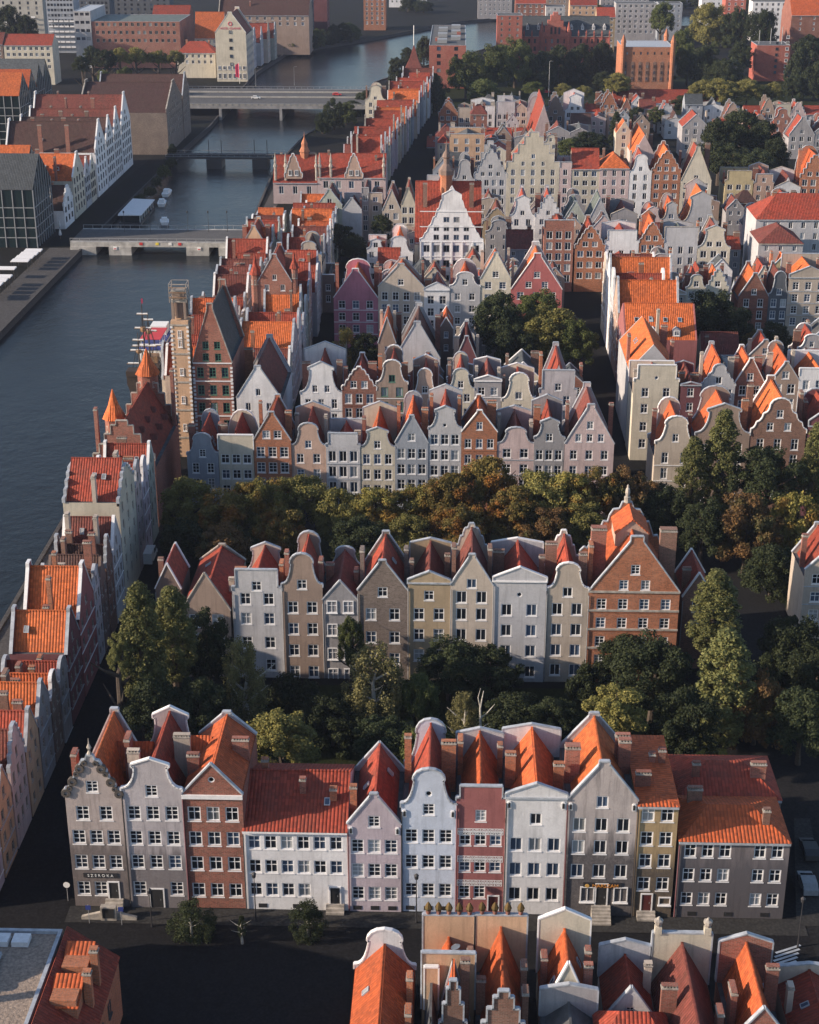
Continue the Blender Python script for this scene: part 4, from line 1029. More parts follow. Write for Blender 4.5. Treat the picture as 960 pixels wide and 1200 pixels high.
# big pink-red flag
fl_ = empty('flagpole', (FY(281, 97, 852)[0], 852, 0), 0, label='tall flagpole with long red banner before cream granary hotel', cat='flag')
b = MB(); b.tube([(0, 0, 0), (0, 0, 11)], .12, 'white_paint', 6); b.obj('pole', fl_)
b = MB()
for k in range(6): b.hexa([(-.1-.35*k*.9, .08*math.sin(k), 3+.1*k), (-.1-.35*(k+1)*.9, .08*math.sin(k+1), 3+.1*k), (-.1-.35*(k+1)*.9, .08*math.sin(k+1)+.04, 3+.1*k), (-.1-.35*k*.9, .08*math.sin(k)+.04, 3+.1*k)],
    [(-.1-.35*k*.9, .08*math.sin(k), 10.5-.15*k), (-.1-.35*(k+1)*.9, .08*math.sin(k+1), 10.5-.15*k), (-.1-.35*(k+1)*.9, .08*math.sin(k+1)+.04, 10.5-.15*k), (-.1-.35*k*.9, .08*math.sin(k)+.04, 10.5-.15*k)], 'flag_red')
b.obj('banner', fl_)
IH = row(870, '''
228 262 45 14 eave cream b 5 3 0 eave depth=16 dy=55
207 252 62 48 hip cream r 6 2 0 hip depth=14 dy=4
''', 'yard beside cream granary hotel', 'houses beside the granary hotel', **FARK)
row(980, '''
268 362 18 -8 eave tan n 10 2 0 eave depth=26
''', 'riverside beyond granary hotel', 'houses beyond the granary hotel', **FARK)
cross_row([(900+i*13, 912.5+i*13, 14+(i % 2), 7, ['bell', 'neck', 'tri', 'step', 'bell', 'tri', 'tri', 'tri', 'tri'][i], ['beige', 'lightgrey', 'lightgrey', 'beige', 'greengrey', 'darkgrey', 'darkgrey', 'darkgrey', 'maroon'][i], 'rdrrdssss'[i], 3, 4, '1', dict(x=-117+i*2.5+(0 if i < 5 else 6))) for i in range(5)],
    'bank beyond granary hotel', 'houses along the far bank', -117, 16, 'e', **FARK)
cross_row([(985+i*21, 1005+i*21, 24, 8, 'tri', 'darkgrey', 'n', 5, 7, '2', dict(x=-110+i*9)) for i in range(3)], 'dark granary group', 'dark granaries on the far bank', -110, 34, 'e', far=True, win=(1.5, 1.8), fr='frame_dark', sky=0)
house(-84, 1054, math.pi/2, 18, 26, 26, 1, 'mono', 'maroon', 'roof_flat', 4, 8, '0', far=True, chim=[], sky=0, label='dark purple-red block at end of dark granary group', name='apartment_block')
row(1120, '''
426 452 -4 -10 mono orangebrick f 4 8 0 mono depth=20
''', 'far bank by river bend', 'blocks by the river bend', **FARK)
# apartment blocks, office, red roofs further left
row(845, '''
4 61 53 40 eave cream r 8 4 0 eave depth=14
-40 3 52 38 eave brown d 6 4 0 eave depth=14
''', 'street corner before grey blocks', 'houses before the grey blocks', **FARK)
row(925, '''
106 212 22 20 mono brick f 12 3 0 mono depth=34 win=0
''', 'island yard', 'offices', **dict(FARK, fl=4.2)) if False else None
oy = 915
x0 = FY(108, 40, oy)[0]; x1 = FY(211, 40, oy)[0]; ez = zy(160, 25, oy)
house(x0, oy, 0, x1-x0, 40, ez, 1, 'mono', 'brick', 'roof_green', 14, 3, '0', far=True, win=(2.0, 1.8), fl=4.3, fr='stone', chim=[], sky=0, label='long red brick office block with flat green-grey roof', name='office_block', cat='office')
x0b = FY(88, 40, oy)[0]; house(x0b, oy-.5, 0, x0-x0b-.1, 40, zy(98, 13, oy), 1, 'mono', 'lightgrey', 'zinc', 3, 4, '0', far=True, win=(2.0, 1.8), fl=4.4, fr='frame_dark', chim=[], sky=0, label='pale concrete end tower beside long red brick office block', name='office_tower', cat='office')
house(FY(178, 15, 965)[0], 965, 0, 22, 16, zy(195, 18, 965), 5, 'eave', 'brick', 'roof_red', 4, 3, '0', far=True, chim=[], sky=0, label='red roofed brick house behind long office block', name='house')
for i, (a, c, t, Yb, wc) in enumerate(((-30, 52, -30, 1010, 'concrete'), (56, 88, -16, 985, 'bluegrey'), (90, 130, -28, 1080, 'darkgrey'), (135, 200, -14, 1120, 'darkgrey'))):
    xa = FY(a, 30, Yb)[0]; xb = FY(c, 30, Yb)[0]; ez = zy(30, t, Yb)
    r_, f_ = house(xa, Yb, 0, xb-xa, 16, ez, 1, 'mono', wc, 'roof_flat', 8, 8, '0', far=True, win=(1.5, 1.7), fl=3.0, fr='frame_dark', chim=[], sky=0, label='%s apartment block, %s from left along top edge' % (CNAME[wc], ORD[i]), name='apartment_block', cat='apartments', group='apartment blocks on the skyline')
    if i < 2:
        for k in range(5):
            for q_ in range(6):
                b = MB(); b.box(0, -1.2, 0, 2.6, -.01, .15, 'lightgrey'); b.box(0, -1.2, .15, 2.6, -1.1, 1.0, 'canvas_white'); o = b.obj('balcony', r_); o.location = ((xb-xa)*(k+.3)/5.2, 0, 3+q_*3.0)
# modern steel and glass houses on the near side of the island
def glass_house(px0, px1, eave_py, Y, d, gh, wall, label, ridge='x'):
    xa = FY(px0, eave_py, Y)[0]; xb = FY(px1, eave_py, Y)[0]; ez = zy((px0+px1)/2, eave_py, Y); w = xb-xa
    root = empty('glass_house', (xa, Y, 0), 0, label=label, cat='house', group='steel and glass houses on the island')
    b = MB(); b.box(0, 0, 0, w, d, ez, 'glass_teal')
    b.poly([(w, 0, ez), (w, d, ez), (w, d/2, ez+gh)], 'glass_teal'); b.poly([(0, 0, ez), (0, d/2, ez+gh), (0, d, ez)], 'glass_teal'); b.obj('glazing', root)
    n = max(3, int(d/2.6))
    for k in range(n+1):
        b = MB(); yy = d*k/n; zt = ez+gh*(1-abs(yy-d/2)/(d/2)); b.box(w-.02, yy-.14, 0, w+.22, yy+.14, zt, 'metal_grey'); b.obj('steel_post', root)
    m = max(4, int(w/3))
    for k in range(m+1):
        b = MB(); xx = w*k/m; b.box(xx-.14, -.22, 0, xx+.14, .02, ez, 'metal_grey'); b.obj('steel_post', root)
    for k in range(1, int(ez/3)):
        b = MB(); b.box(-.05, -.16, k*3.1-.12, w+.05, -.002, k*3.1+.12, 'metal_grey'); b.box(w+.002, 0, k*3.1-.12, w+.16, d, k*3.1+.12, 'metal_grey'); b.obj('floor_band', root)
    b = MB(); slab(b, (-.1, -.3, ez), (w+.1, -.3, ez), (w+.1, d/2, ez+gh+.1), (-.1, d/2, ez+gh+.1), .2, wall); slab(b, (w+.1, d+.3, ez), (-.1, d+.3, ez), (-.1, d/2, ez+gh+.1), (w+.1, d/2, ez+gh+.1), .2, wall); b.obj('roof', root)
    return root
glass_house(-60, 38, 222, 480, 22, 9, 'roof_slate', 'large dark glass house with steep gable on island quay')
glass_house(-60, 32, 192, 508, 12, 5, 'roof_bright', 'glass house with bright orange roof behind large dark glass house')
house(FY(-60, 200, 498)[0], 502.5, 0, 26, 5, 24, 1, 'mono', 'maroon', 'roof_flat', 5, 6, '0', far=True, fr='frame_dark', chim=[], sky=0, label='dark red panelled block beside large dark glass house', name='block') 
glass_house(-60, 22, 112, 640, 16, 8, 'roof_bright', 'steel framed glass house with orange roof beside brown roofed granaries')
glass_house(-60, 33, 107, 662, 14, 8, 'roof_orange', 'steel framed glass house, second from front beside brown roofed granaries')
glass_house(-60, 42, 100, 682, 14, 8, 'roof_slate', 'steel framed glass house, third from front beside brown roofed granaries')
glass_house(-60, 50, 96, 702, 14, 9, 'roof_slate', 'steel framed glass house, rearmost beside brown roofed granaries')
sheet('road', [(-230,735),(-112,735),(-112,742),(-230,742)], .02, 'asphalt')
sheet('road', [(-230,822),(-105,822),(-105,846),(-230,846)], .02, 'asphalt')
sheet('road', [(-176,520),(-166,520),(-166,830),(-176,830)], .024, 'asphalt')
plain('bridge_stone', (.36, .35, .34), .9, .45, .5, bump=.08)
# ---------------------------------------------------------------- bridges
def bridge(name, label, y0, y1, xa, xb, zd, th, piers, rail=1.0, col='concrete_grey', deck='asphalt'):
    root = empty(name, (xa, y0, 0), 0, label=label, cat='bridge'); L = xb-xa; d = y1-y0
    b = MB(); b.box(0, 0, zd-th, L, d, zd, col); b.obj('deck', root)
    b = MB(); b.box(0, 1.5, zd+.004, L, d-1.5, zd+.03, deck); b.obj('roadway', root)
    for yy in (0, d):
        b = MB(); b.tube([(0, yy, zd+rail), (L, yy, zd+rail)], .09, 'metal_grey', 5); b.obj('railing', root)
        for k in range(int(L/3)+1):
            b = MB(); b.box(min(k*3, L-.1), yy-.06, zd, min(k*3, L-.1)+.12, yy+.06, zd+rail, 'metal_grey'); b.obj('railing_post', root)
    for (pa, pb) in piers:
        b = MB(); b.box(pa, -.6, -4, pb, d+.6, zd-th+.02, col); b.obj('pier', root)
    return root
zb_ = 2.4
ya = G(200, 284, zb_).y; yb = G(200, 268, zb_).y
gb = bridge('stone_bridge', 'wide stone bridge with heavy piers across river before long hall', ya, yb, -119, -66, zb_, 1.5, [(0, 8), (12, 19), (36, 43), (46, 53)], 1.1, 'bridge_stone', 'bridge_deck')
for k, xx in enumerate((22, 27, 31, 34)):
    b = MB(); b.box(xx-.5, -.12, zb_-.9, xx+.5, -.004, zb_-.1, ['red_paint', 'yellow_paint', 'white_paint', 'red_paint'][k]); b.obj('navigation_sign', gb)
for xx in (14, 40):
    b = MB(); b.box(xx-.6, -.75, .1, xx+.6, -.61, 1.2, 'white_paint'); b.box(xx-.4, -.79, .3, xx+.4, -.751, .6, 'red_paint'); b.obj('navigation_sign', gb)
ya = G(260, 184, 3).y; yb = G(260, 175, 3).y
fb = bridge('footbridge', 'narrow dark drawbridge across river behind stone bridge', ya, ya+9, -114, -68, 3, .8, [(16, 22), (34, 40)], 1.0, 'metal_dark', 'asphalt')
for xx in (16.5, 21.5, 34.5, 39.5):
    b = MB(); b.tube([(xx, 4, 3), (xx, 4, 9)], .15, 'metal_dark', 5); b.obj('mast', fb)
ya = G(340, 124, 5).y; yb = G(340, 104, 5).y
rb_ = bridge('road_bridge', 'wide concrete road bridge crossing river near granary hotel', ya, yb, -140, -36, 5, 1.4, [(30, 31.2), (58, 59.2), (84, 85.2)], 1.0, 'concrete_grey', 'bridge_deck')
for yy in (.1, (yb-ya)*.45, (yb-ya)*.75):
    b = MB(); b.box(0, yy, 5.03, 104, yy+.5, 5.7, 'concrete'); b.obj('parapet', rb_)
# ---------------------------------------------------------------- far side: brick landmarks
x0 = FY(729, 70, 830)[0]; x1 = FY(789, 70, 830)[0]; ez = zy(758, 55, 830)
pk, pr = house(x0, 830, 0, x1-x0, 30, ez, 1, 'mono', 'orangebrick', 'zinc', 7, 1, '0', far=True, win=(1.0, 1.6), top=2.4, fr='brownbrick', chim=[], sky=0, label='large orange brick hall with tall arched bays and flat grey roof', name='brick_hall', cat='hall')
wb = x1-x0
for c_ in range(7):
    b = MB(); xx = wb*(c_+.5)/7*1.0
    pts = [(-.9, 0), (.9, 0), (.9, 9)]+[(.9*math.cos(math.pi*k/6), 9+.9*math.sin(math.pi*k/6)) for k in range(1, 6)]+[(-.9, 9)]
    b.prism(pts, -.12, .05, 'brownbrick'); o = b.obj('arched_bay', pk); o.location = (xx, 0, ez-17)
    for k in range(3): add_window(o, 0, -.22, .6+k*3, 1.1, 1.7, far=True, fr='brownbrick')
for xx in (.4, wb-.4):
    b = MB(); b.lathe([(1.2, 0), (1.2, ez+2), (1.5, ez+2.2), (.2, ez+6)], 0, 0, 'orangebrick', 8); o = b.obj('turret', pk); o.location = (xx, 0, 0)
b = MB(); b.lathe([(1.2, 0), (1.2, ez+2), (1.5, ez+2.2), (.2, ez+6)], 0, 0, 'orangebrick', 8); o = b.obj('turret', pk); o.location = (wb-.4, 29.5, 0)
x0 = FY(586, 50, 925)[0]; x1 = FY(715, 50, 925)[0]; ez = zy(650, 42, 925); rz_ = zy(650, 19, 935)
rh_, rr_ = house(x0, 925, 0, x1-x0, 20, ez, rz_-ez, 'eave', 'redbrick', 'roof_slate', 18, 4, '0', far=True, win=(1.6, 2.4), fl=4.2, top=1.5, fr='brick', chim=[], sky=0, label='long red brick institute with slate roof and central gable', name='brick_institute', cat='institute')
wr = x1-x0
for k in range(15):
    if k == 7: continue
    b = MB(); b.box(-.4, -.5, 2, .4, -.01, ez+1.5, 'redbrick'); b.lathe([(.6, ez+1.5), (.6, ez+1.9), (.05, ez+3.4)], 0, -.25, 'redbrick', 4, math.pi/4); o = b.obj('buttress', rh_); o.location = (wr*(k+.1)/14.2, 0, 0)
for k in range(10):
    if k in (4, 5): continue
    b = MB(); b.prism([(-.9, 0), (.9, 0), (.9, 1.8), (0, 3.4), (-.9, 1.8)], -.1, 3.0, 'lightgrey'); o = b.obj('dormer', rr_); o.location = (wr*(k+.5)/10, 3.0, ez+(rz_-ez)*.3); add_window(o, 0, -.2, .3, 1.0, 1.5, far=True, fr='frame')
b = MB(); o_ = outline('step', 15, rz_-ez+3); b.prism([(-7.5, ez-.3)]+[(p[0]-7.5, ez+p[1]) for p in o_]+[(7.5, ez-.3)], -.8, 5, 'redbrick'); o = b.obj('gable', rh_); o.location = (wr/2, 0, 0)
for k in (-1, 0, 1): add_window(rh_, wr/2+k*2.2, -.9, ez+1, 1.3, 4, far=True, fr='brick')
for k in (-7.5, 7.5): 
    b = MB(); b.lathe([(.9, 0), (.9, ez+3), (1.1, ez+3.2), (.1, ez+8)], 0, -.6, 'redbrick', 6); o = b.obj('pinnacle', rh_); o.location = (wr/2+k, 0, 0)
x0 = FY(503, 70, 838)[0]; x1 = FY(546, 70, 838)[0]; ez = zy(525, 53, 838)
ro_, _ = house(x0, 838, 0, x1-x0, 100, ez, 1, 'mono', 'redbrick', 'roof_flat', 2, 5, '0', far=True, win=(2.2, 2.2), fl=3.6, fr='frame_dark', chim=[(0, .2, 1, 2), (1, .5, 1, 2)], sky=0, label='plain bright red slab end of long dark roofed building', name='slab_building', cat='building')
for k in range(6):
    b = MB(); b.box(0, 0, ez, 5, 8, ez+1.8, 'metal_grey'); o = b.obj('roof_unit', ro_); o.location = (4+(k % 2)*7, 10+k*14, 0)
house(FY(582, 40, 920)[0], 912, 0, 14, 14, zy(592, 18, 912), 1, 'mono', 'redbrick', 'roof_flat', 3, 6, '0', far=True, fr='stone', chim=[], sky=0, label='red brick corner block left of long slate roofed institute', name='brick_block')
x0 = FY(886, 70, 870)[0]; x1 = FY(925, 70, 870)[0]; ez = zy(905, 53, 870)
rt_, _ = house(x0, 870, 0, x1-x0, 18, ez, 1, 'mono', 'redbrick', 'roof_flat', 0, 0, '0', far=True, chim=[], sky=0, label='tall plain red apartment tower with rooftop antennas', name='apartment_tower', cat='tower')
for k in range(7): add_window(rt_, x1-x0-7, -.1, 4+k*3.0, 1.4, 1.4, far=True, fr='frame_dark'); add_window(rt_, x1-x0-1.6, -.1, 4+k*3.0, 1.6, 1.6, far=True)
for k in range(3):
    b = MB(); b.tube([(0, 0, ez), (0, 0, ez+7+k)], .2, 'metal_grey', 5); o = b.obj('antenna', rt_); o.location = (2+k*6, 6, 0)
house(FY(690, 115, 770)[0]+12, 770, 0, 50, 16, zy(780, 122, 770), zy(780, 105, 778)-zy(780, 122, 770), 'eave', 'brick', 'roof_red', 0, 0, '0', far=True, chim=[], sky=0, label='long low hall with plain red roof before large orange brick hall', name='long_hall')
house(FY(926, 40, 960)[0], 960, 0, 50, 30, zy(945, 18, 960), 14, 'eave', 'brick', 'roof_orange', 6, 3, '0', far=True, chim=[], sky=0, label='great brick church hall with orange roof in upper right corner', name='church_hall')
BK = []
for i, (a, c, t, Yb, wc, rc, stl) in enumerate(((456, 500, 6, 1290, 'white', 'roof_flat', 'mono'), (604, 640, 4, 1040, 'brick', 'roof_red', 'eave'), (640, 662, 8, 1030, 'lightgrey', 'roof_flat', 'mono'), (668, 700, 6, 1060, 'peach', 'roof_red', 'eave'), (700, 722, 20, 1000, 'ochre', 'roof_red', 'eave'), (722, 770, 4, 1030, 'grey', 'roof_flat', 'mono'),
        (772, 800, 4, 1060, 'bluegrey', 'roof_flat', 'mono'), (822, 846, -4, 1150, 'white', 'roof_flat', 'mono'), (850, 874, -10, 1080, 'redbrick', 'roof_flat', 'mono'), (882, 930, 2, 1060, 'white', 'roof_flat', 'mono'), (560, 600, -2, 1200, 'grey', 'roof_flat', 'mono'), (640, 700, -6, 1200, 'tan', 'roof_red', 'eave'), (704, 760, -8, 1220, 'grey', 'roof_red', 'eave'), (500, 556, -8, 1420, 'grey', 'roof_flat', 'mono'))):
    xa = FY(a, 10, Yb)[0]; xb = FY(c, 10, Yb)[0]; ez = max(zy((a+c)/2, t, Yb), 6)
    house(xa, Yb, 0, xb-xa, 14, min(ez, 30), 5, stl, wc, rc, max(2, int((xb-xa)/3.5)), 6, '0', far=True, win=(1.5, 1.7), fr='frame', chim=[], sky=0, label='%s building under %s, %s among distant blocks along top edge' % (CNAME[wc], RNAME[rc], ORD[i]), name='distant_building', cat='building', group='distant buildings')
# ---------------------------------------------------------------- low yard houses packed between the rows
def aabb(x, y, rot, w, d):
    k = round(rot/(math.pi/2)) % 4
    return {0: (x, y, x+w, y+d), 1: (x-d, y, x, y+w), 2: (x-w, y-d, x, y), 3: (x, y-w, x+d, y)}[k]
occ = [aabb(*f) for f in FOOT]
KEEP = [(29.5, 268, 37, 312), (30, 312, 37, 400), (-34.5, 300, -30.5, 560), (-24, 560, -14, 800), (85, 400, 96, 470)]   # streets kept open
TREES_AT = [(582, 405, 344), (640, 420, 350), (676, 420, 346), (600, 420, 344), (406, 425, 350), (427, 425, 350), (838, 410, 372), (812, 405, 374), (884, 402, 366), (908, 398, 368), (865, 405, 370), (398, 300, 462), (448, 275, 462), (415, 295, 458)]
for px, py, Y in TREES_AT:
    x = FY(px, py, Y)[0]; KEEP.append((x-5, Y-5, x+5, Y+5))
for (a, c, e, f) in ((55, 555, 140, 625), (25, 590, 62, 625)): KEEP.append((a, c, e, f))
ry_ = random.Random(5); placed = []
BANDS = [(312, 334, -30, 29, 'yard above autumn row'), (314, 372, 52, 110, 'yard right of side street'), (346, 374, 0, 29, 'yard below coral pink gable'), (388, 430, -30, 36, 'yard below big white gable'), (400, 430, 40, 120, 'yard below flat brick front'), (444, 476, -24, 110, 'yard above big white gable'),
    (490, 526, -10, 125, 'yard below scrolled orange gable'), (542, 598, -12, 140, 'yard above scrolled orange gable'), (612, 655, -10, 140, 'far yard of red roofs'), (672, 698, -6, 160, 'yard before last row'), (714, 742, 0, 190, 'yard behind last row')]
for (ya, yb, xa, xb, ph) in BANDS:
    got = []
    for t in range(260):
        w, d = ry_.uniform(4.8, 9), ry_.uniform(6, 11); x = ry_.uniform(xa, xb-w); y = ry_.uniform(ya, yb-d)
        q = (x-.25, y-.25, x+w+.25, y+d+.25)
        if any(q[0] < o[2] and q[2] > o[0] and q[1] < o[3] and q[3] > o[1] for o in occ+KEEP): continue
        occ.append(q); got.append((x, y, w, d))
        if len(got) >= (16 if ya < 480 else 11): break
    got.sort()
    for i, (x, y, w, d) in enumerate(got):
        st = ry_.choice(['tri', 'sharp', 'eave', 'hip', 'tri', 'flat', 'ped', 'bell']); wc = ry_.choice(['lightgrey', 'white', 'beige', 'grey', 'cream', 'tan', 'brick', 'palepink', 'bluegrey', 'salmon'])
        rc = ry_.choice(['roof_red', 'roof_dark', 'roof_red', 'roof_orange', 'roof_brown', 'roof_flat', 'roof_slate']) if st != 'flat' else 'roof_flat'
        ez = ry_.uniform(6.5, 10.5); gh = {'flat': 1.0, 'ped': 1.6}.get(st, min(w, d)*.5*ry_.uniform(.9, 1.2))
        lab = 'low %s house with %s, @ from left in %s' % (CNAME[wc].replace(' plaster', ''), GNAME[st], ph)
        yh_, _ = house(x, y, 0, w, d, ez, gh, st, wc, rc, 2, 3, '1', label=lab, group='low yard houses', far=y > 400, win=(1.2, 1.6), sky=.35, name='yard_house'); pend(yh_, lab, ph)
# ---------------------------------------------------------------- houses along the bottom edge, seen from their yards
YF, YN = 137.0, 122.0
def r0(a, c, rpy, rear, wall, roofm, label, ridge, yn=122.0, yf=137.0, front='sharp', eave=3.6, **kw):
    xa = FY(a, 1095, yf)[0]; xb = FY(c, 1095, yf)[0]; xm = (a+c)/2; rg = zy(xm, rpy, yf)-eave; rh = zy(xm, ridge, yf)-eave
    opt = dict(cols=2, rows=2, gw='1', win=(1.1, 1.5), sky=.3, drop=0); opt.update(kw)
    return house(xa, yn, 0, xb-xa, yf-yn, eave, opt.pop('fgh', rh+.7), front, wall, roofm, reargh=rg, rear=rear, roof_h=rh, label=label, group='houses along the bottom edge', **opt)
r0(415, 487, 1088, 'bell', 'orangebrick', 'roof_orange', 'house with orange roof and white bell gable, first along bottom edge', 1104, rwall='white', trim='frame', chim=[(1, .62, 1.0, 1.2), (1, .3, .9, 1.6)], sky=1)
hb, hbr = r0(496, 556, 1071, 'flat', 'peach', 'roof_orange', 'pale house with orange roof and left half of plant-topped parapet', 1096, yn=130.6, front='flat', fgh=7.0, chim=[(1, .5, 1.1, .9)])
hc, hcr = r0(557, 617, 1071, 'flat', 'peach', 'roof_orange', 'pale house with long orange roof and right half of plant-topped parapet', 1084, yn=125.5, front='step', wall='brownbrick') if False else r0(557, 617, 1071, 'flat', 'brownbrick', 'roof_orange', 'house with long orange roof and right half of plant-topped parapet', 1084, yn=125.6, front='step', rwall='peach', chim=[(1, .55, .8, 1.3), (1, .2, .8, 1.3), (0, .4, .7, .9)])
r0(512, 552, 1126, 'sharp', 'brownbrick', 'roof_orange', 'small stepped brick gable below plant-topped parapet', 1122, yn=125.8, yf=130.3, front='step', eave=2.6, chim=[(1, .7, 1.1, .9)])
r0(498, 514, 1132, 'flat', 'peach', 'roof_flat', 'narrow pale extension with flat dark roof beside small stepped gable', 1150, yn=124.5, yf=130.3, front='flat', eave=4.0, fgh=1.0, chim=[])
for hh, a, c, n_ in ((hb, 496, 556, 5), (hc, 557, 617, 4)):
    w, d = INFO[hh.name][:2]; zt = zy((a+c)/2, 1071, YF)
    for k in range(n_):
        b = MB(); b.lathe([(.22, zt+.15), (.3, zt+.6), (.34, zt+.62)], 0, 0, 'brick', 8); b.lathe([(.3, zt+.6), (.42, zt+.9), (.25, zt+1.3), (.06, zt+1.6)], 0, 0, 'leaf_brown', 7); o = b.obj('potted_shrub', hh); o.location = (w*(k+.5)/n_, d-.18, 0)
r0(631, 691, 1064, 'ped', 'cream', 'roof_orange', 'cream house with low pedimented rear wall, right of plant-topped parapet', 1086, yn=130, front='sharp', fgh=6.5, chim=[(1, .5, .95, .9), (1, .2, .9, .9), (0, .5, .8, 1.4)])
r0(636, 704, 1152, 'ped', 'grey', 'roof_flat', 'low grey pedimented annex with small window at bottom edge', 1172, yn=124.5, yf=129.5, front='ped', eave=4.2, fgh=2.4, cols=1, rows=1, chim=[])
r0(704, 763, 1100, 'ped', 'lightgrey', 'roof_red', 'pale grey house with low curved rear wall before yellow house', 1116, yn=130, fgh=4.0, eave=3.2, chim=[(1, .6, 1.2, .8)])
r0(700, 788, 1146, 'flat', 'palepink', 'roof_red', 'pink walled annex with hipped red roof at bottom edge', 1150, yn=124, yf=129.5, front='hip', eave=4.4, fgh=2.6, cols=3, rows=2, chim=[])
he_, _ = r0(765, 834, 1092, 'flat', 'cream', 'roof_dark', 'cream walled house with two urns on rear parapet', 1102, eave=2.4, chim=[(0, .5, 1.0, 1.6), (1, .35, .8, 1.6)])
w = INFO[he_.name][0]; zt = zy(800, 1092, YF)
for xx in (.5, w-.5):
    b = MB(); b.box(-.35, -.35, zt, .35, .35, zt+.8, 'cream'); b.lathe([(.18, zt+.8), (.45, zt+1.3), (.5, zt+1.6), (.2, zt+1.75), (.1, zt+2.0)], 0, 0, 'stone', 8); o = b.obj('urn', he_); o.location = (xx, YF-YN-.2, 0)
r0(844, 906, 1093, 'ped', 'brick', 'roof_orange', 'brick walled house with orange roof, second from right along bottom edge', 1102, eave=2.8, yn=126, front='ped', fgh=5.5, chim=[(1, .6, 1.0, 1.3), (0, .4, .8, 2.0)], sky=1)
r0(915, 990, 1128, 'ped', 'beige', 'roof_red', 'low house with ribbed red roof in bottom right corner', 1134, eave=2.6, chim=[(0, .7, 1.5, 1.0), (0, .3, 1.3, 1.0)], sky=1)
# flat roofed block and red mansard in the bottom left corner
p = G(74, 1093, 10.5)
fbk = empty('flat_roof_block', (p.x-26, 112, 0), 0, label='large flat gravel roofed block in bottom left corner', cat='building'); dy = p.y-112
b = MB(); b.box(0, 0, 0, 26, dy, 10.5, 'concrete'); b.obj('wall', fbk)
b = MB(); b.box(.4, .4, 10.5, 25.6, dy-.4, 10.58, 'gravel'); b.obj('roof', fbk)
for q_ in ((0, dy-.4, 26, dy), (25.6, 0, 26, dy-.4), (0, 0, .4, dy-.4)):
    b = MB(); b.box(q_[0], q_[1], 10.5, q_[2], q_[3], 10.95, 'zinc'); b.obj('parapet', fbk)
for k in range(4):
    b = MB(); b.box(0, 0, 10.6, 1.7, 1.5, 11.2, 'canvas_white'); o = b.obj('roof_hatch', fbk); o.location = (15+2.1*k, dy-2.6, 0)
b = MB(); b.tube([(20.5, .6, 10.9), (20.5, dy-4, 10.9)], .28, 'zinc', 6); b.obj('duct', fbk)
for k in range(2):
    b = MB(); b.lathe([(.55, 10.6), (.55, 11.7), (.7, 11.8), (.7, 12.0)], 0, 0, 'metal_grey', 10); o = b.obj('vent', fbk); o.location = (17.5+1.6*k, dy-9.5, 0)
x0 = p.x+.05; x1 = G(140, 1110, 8).x
ms = empty('mansard_house', (x0, 112, 0), 0, label='brick house with steep red roof beside flat gravel roofed block', cat='house'); w = x1-x0
b = MB(); b.box(0, 0, 0, w, dy, 7.5, 'orangebrick'); b.obj('wall', ms)
b = MB(); slab(b, (w+.2, -.2, 7.4), (w+.2, dy+.2, 7.4), (.4, dy+.2, 11.2), (.4, -.2, 11.2), .15, 'roof_red'); b.poly([(0, 0, 7.5), (w, 0, 7.5), (.4, 0, 11)], 'orangebrick'); b.poly([(0, dy, 7.5), (.4, dy, 11), (w, dy, 7.5)], 'orangebrick'); rf = b.obj('roof', ms)
for k in (0, 1):
    b = MB(); b.box(0, 0, 7.4, 2.6, 3.2, 11.0, 'orangebrick'); slab(b, (-.1, -.2, 10.2), (2.8, -.2, 10.2), (2.8, 3.3, 11.6), (-.1, 3.3, 11.6), .12, 'roof_orange'); o = b.obj('dormer', rf); o.location = (1.2, dy-6-5*k, 0)
chimney(rf, w*.8, dy-5, 7, 12.2, .8, .7, 'orangebrick'); chimney(rf, w*.8, dy-8.2, 7, 12.0, .8, .7, 'orangebrick')
for k in range(5):
    for z in (1.2, 4.4): add_window(ms, w+.06, 2+k*3.4, z, 1.1, 1.6, 'c', 'frame_dark', False, math.pi/2)
# ---------------------------------------------------------------- rear wing of the grey-brown corner house
x0 = FY(806, 985, Y1)[0]; w = FY(922, 985, Y1)[0]-x0+1.2
house(x0, Y1+9.2, 0, w, 9.5, 10.2, zy(860, 891, Y1+14)-10.2, 'hip', 'stonetwo', 'roof_red', 4, 2, '0', label='rear wing with red hipped roof behind dark grey-brown corner house', group='houses of the front row', chim=[(0, .3, 1, .9), (1, .3, 1.1, 1.8)], sky=0)
# ---------------------------------------------------------------- doors, signs and details of the front row
def door(par, x, w, h, z=0.0, mat='door_dark', steps=0, fr='frame'):
    b = MB(); b.box(-w/2-.16, -.1, z, -w/2, .0, z+h+.16, fr); b.box(w/2, -.1, z, w/2+.16, .0, z+h+.16, fr); b.box(-w/2, -.1, z+h, w/2, .0, z+h+.16, fr); o = b.obj('door', par); o.location = (x, -.003, 0)
    b = MB(); b.box(-w/2, -.04, z, w/2, -.005, z+h, mat); b.obj('door_leaf', o); b = MB(); b.tube([(w*.3, -.12, z+1.0), (w*.3, -.12, z+1.2)], .03, 'metal_grey', 5); b.obj('handle', o)
    for k in range(steps):
        b = MB(); b.box(-w/2-.5, -(steps-k)*.32-.05, .07, w/2+.5, -(steps-k-1)*.32-.05, z*(k+1)/steps, 'stone'); s_ = b.obj('step', par); s_.location = (x, 0, 0)
    return o
def fx(i, px, py): return FY(px, py, Y1)[0]-r1[i][0].location.x
door(r1[0][0], fx(0, 134, 1045), 1.1, 2.2, 1.2, steps=4)
door(r1[1][0], fx(1, 185, 1060), 1.5, 2.5, .1)
door(r1[3][0], fx(3, 393, 1055), 1.1, 2.2, 1.0, steps=3)
door(r1[8][0], fx(8, 704, 1060), 1.2, 2.9, 1.5, steps=6)
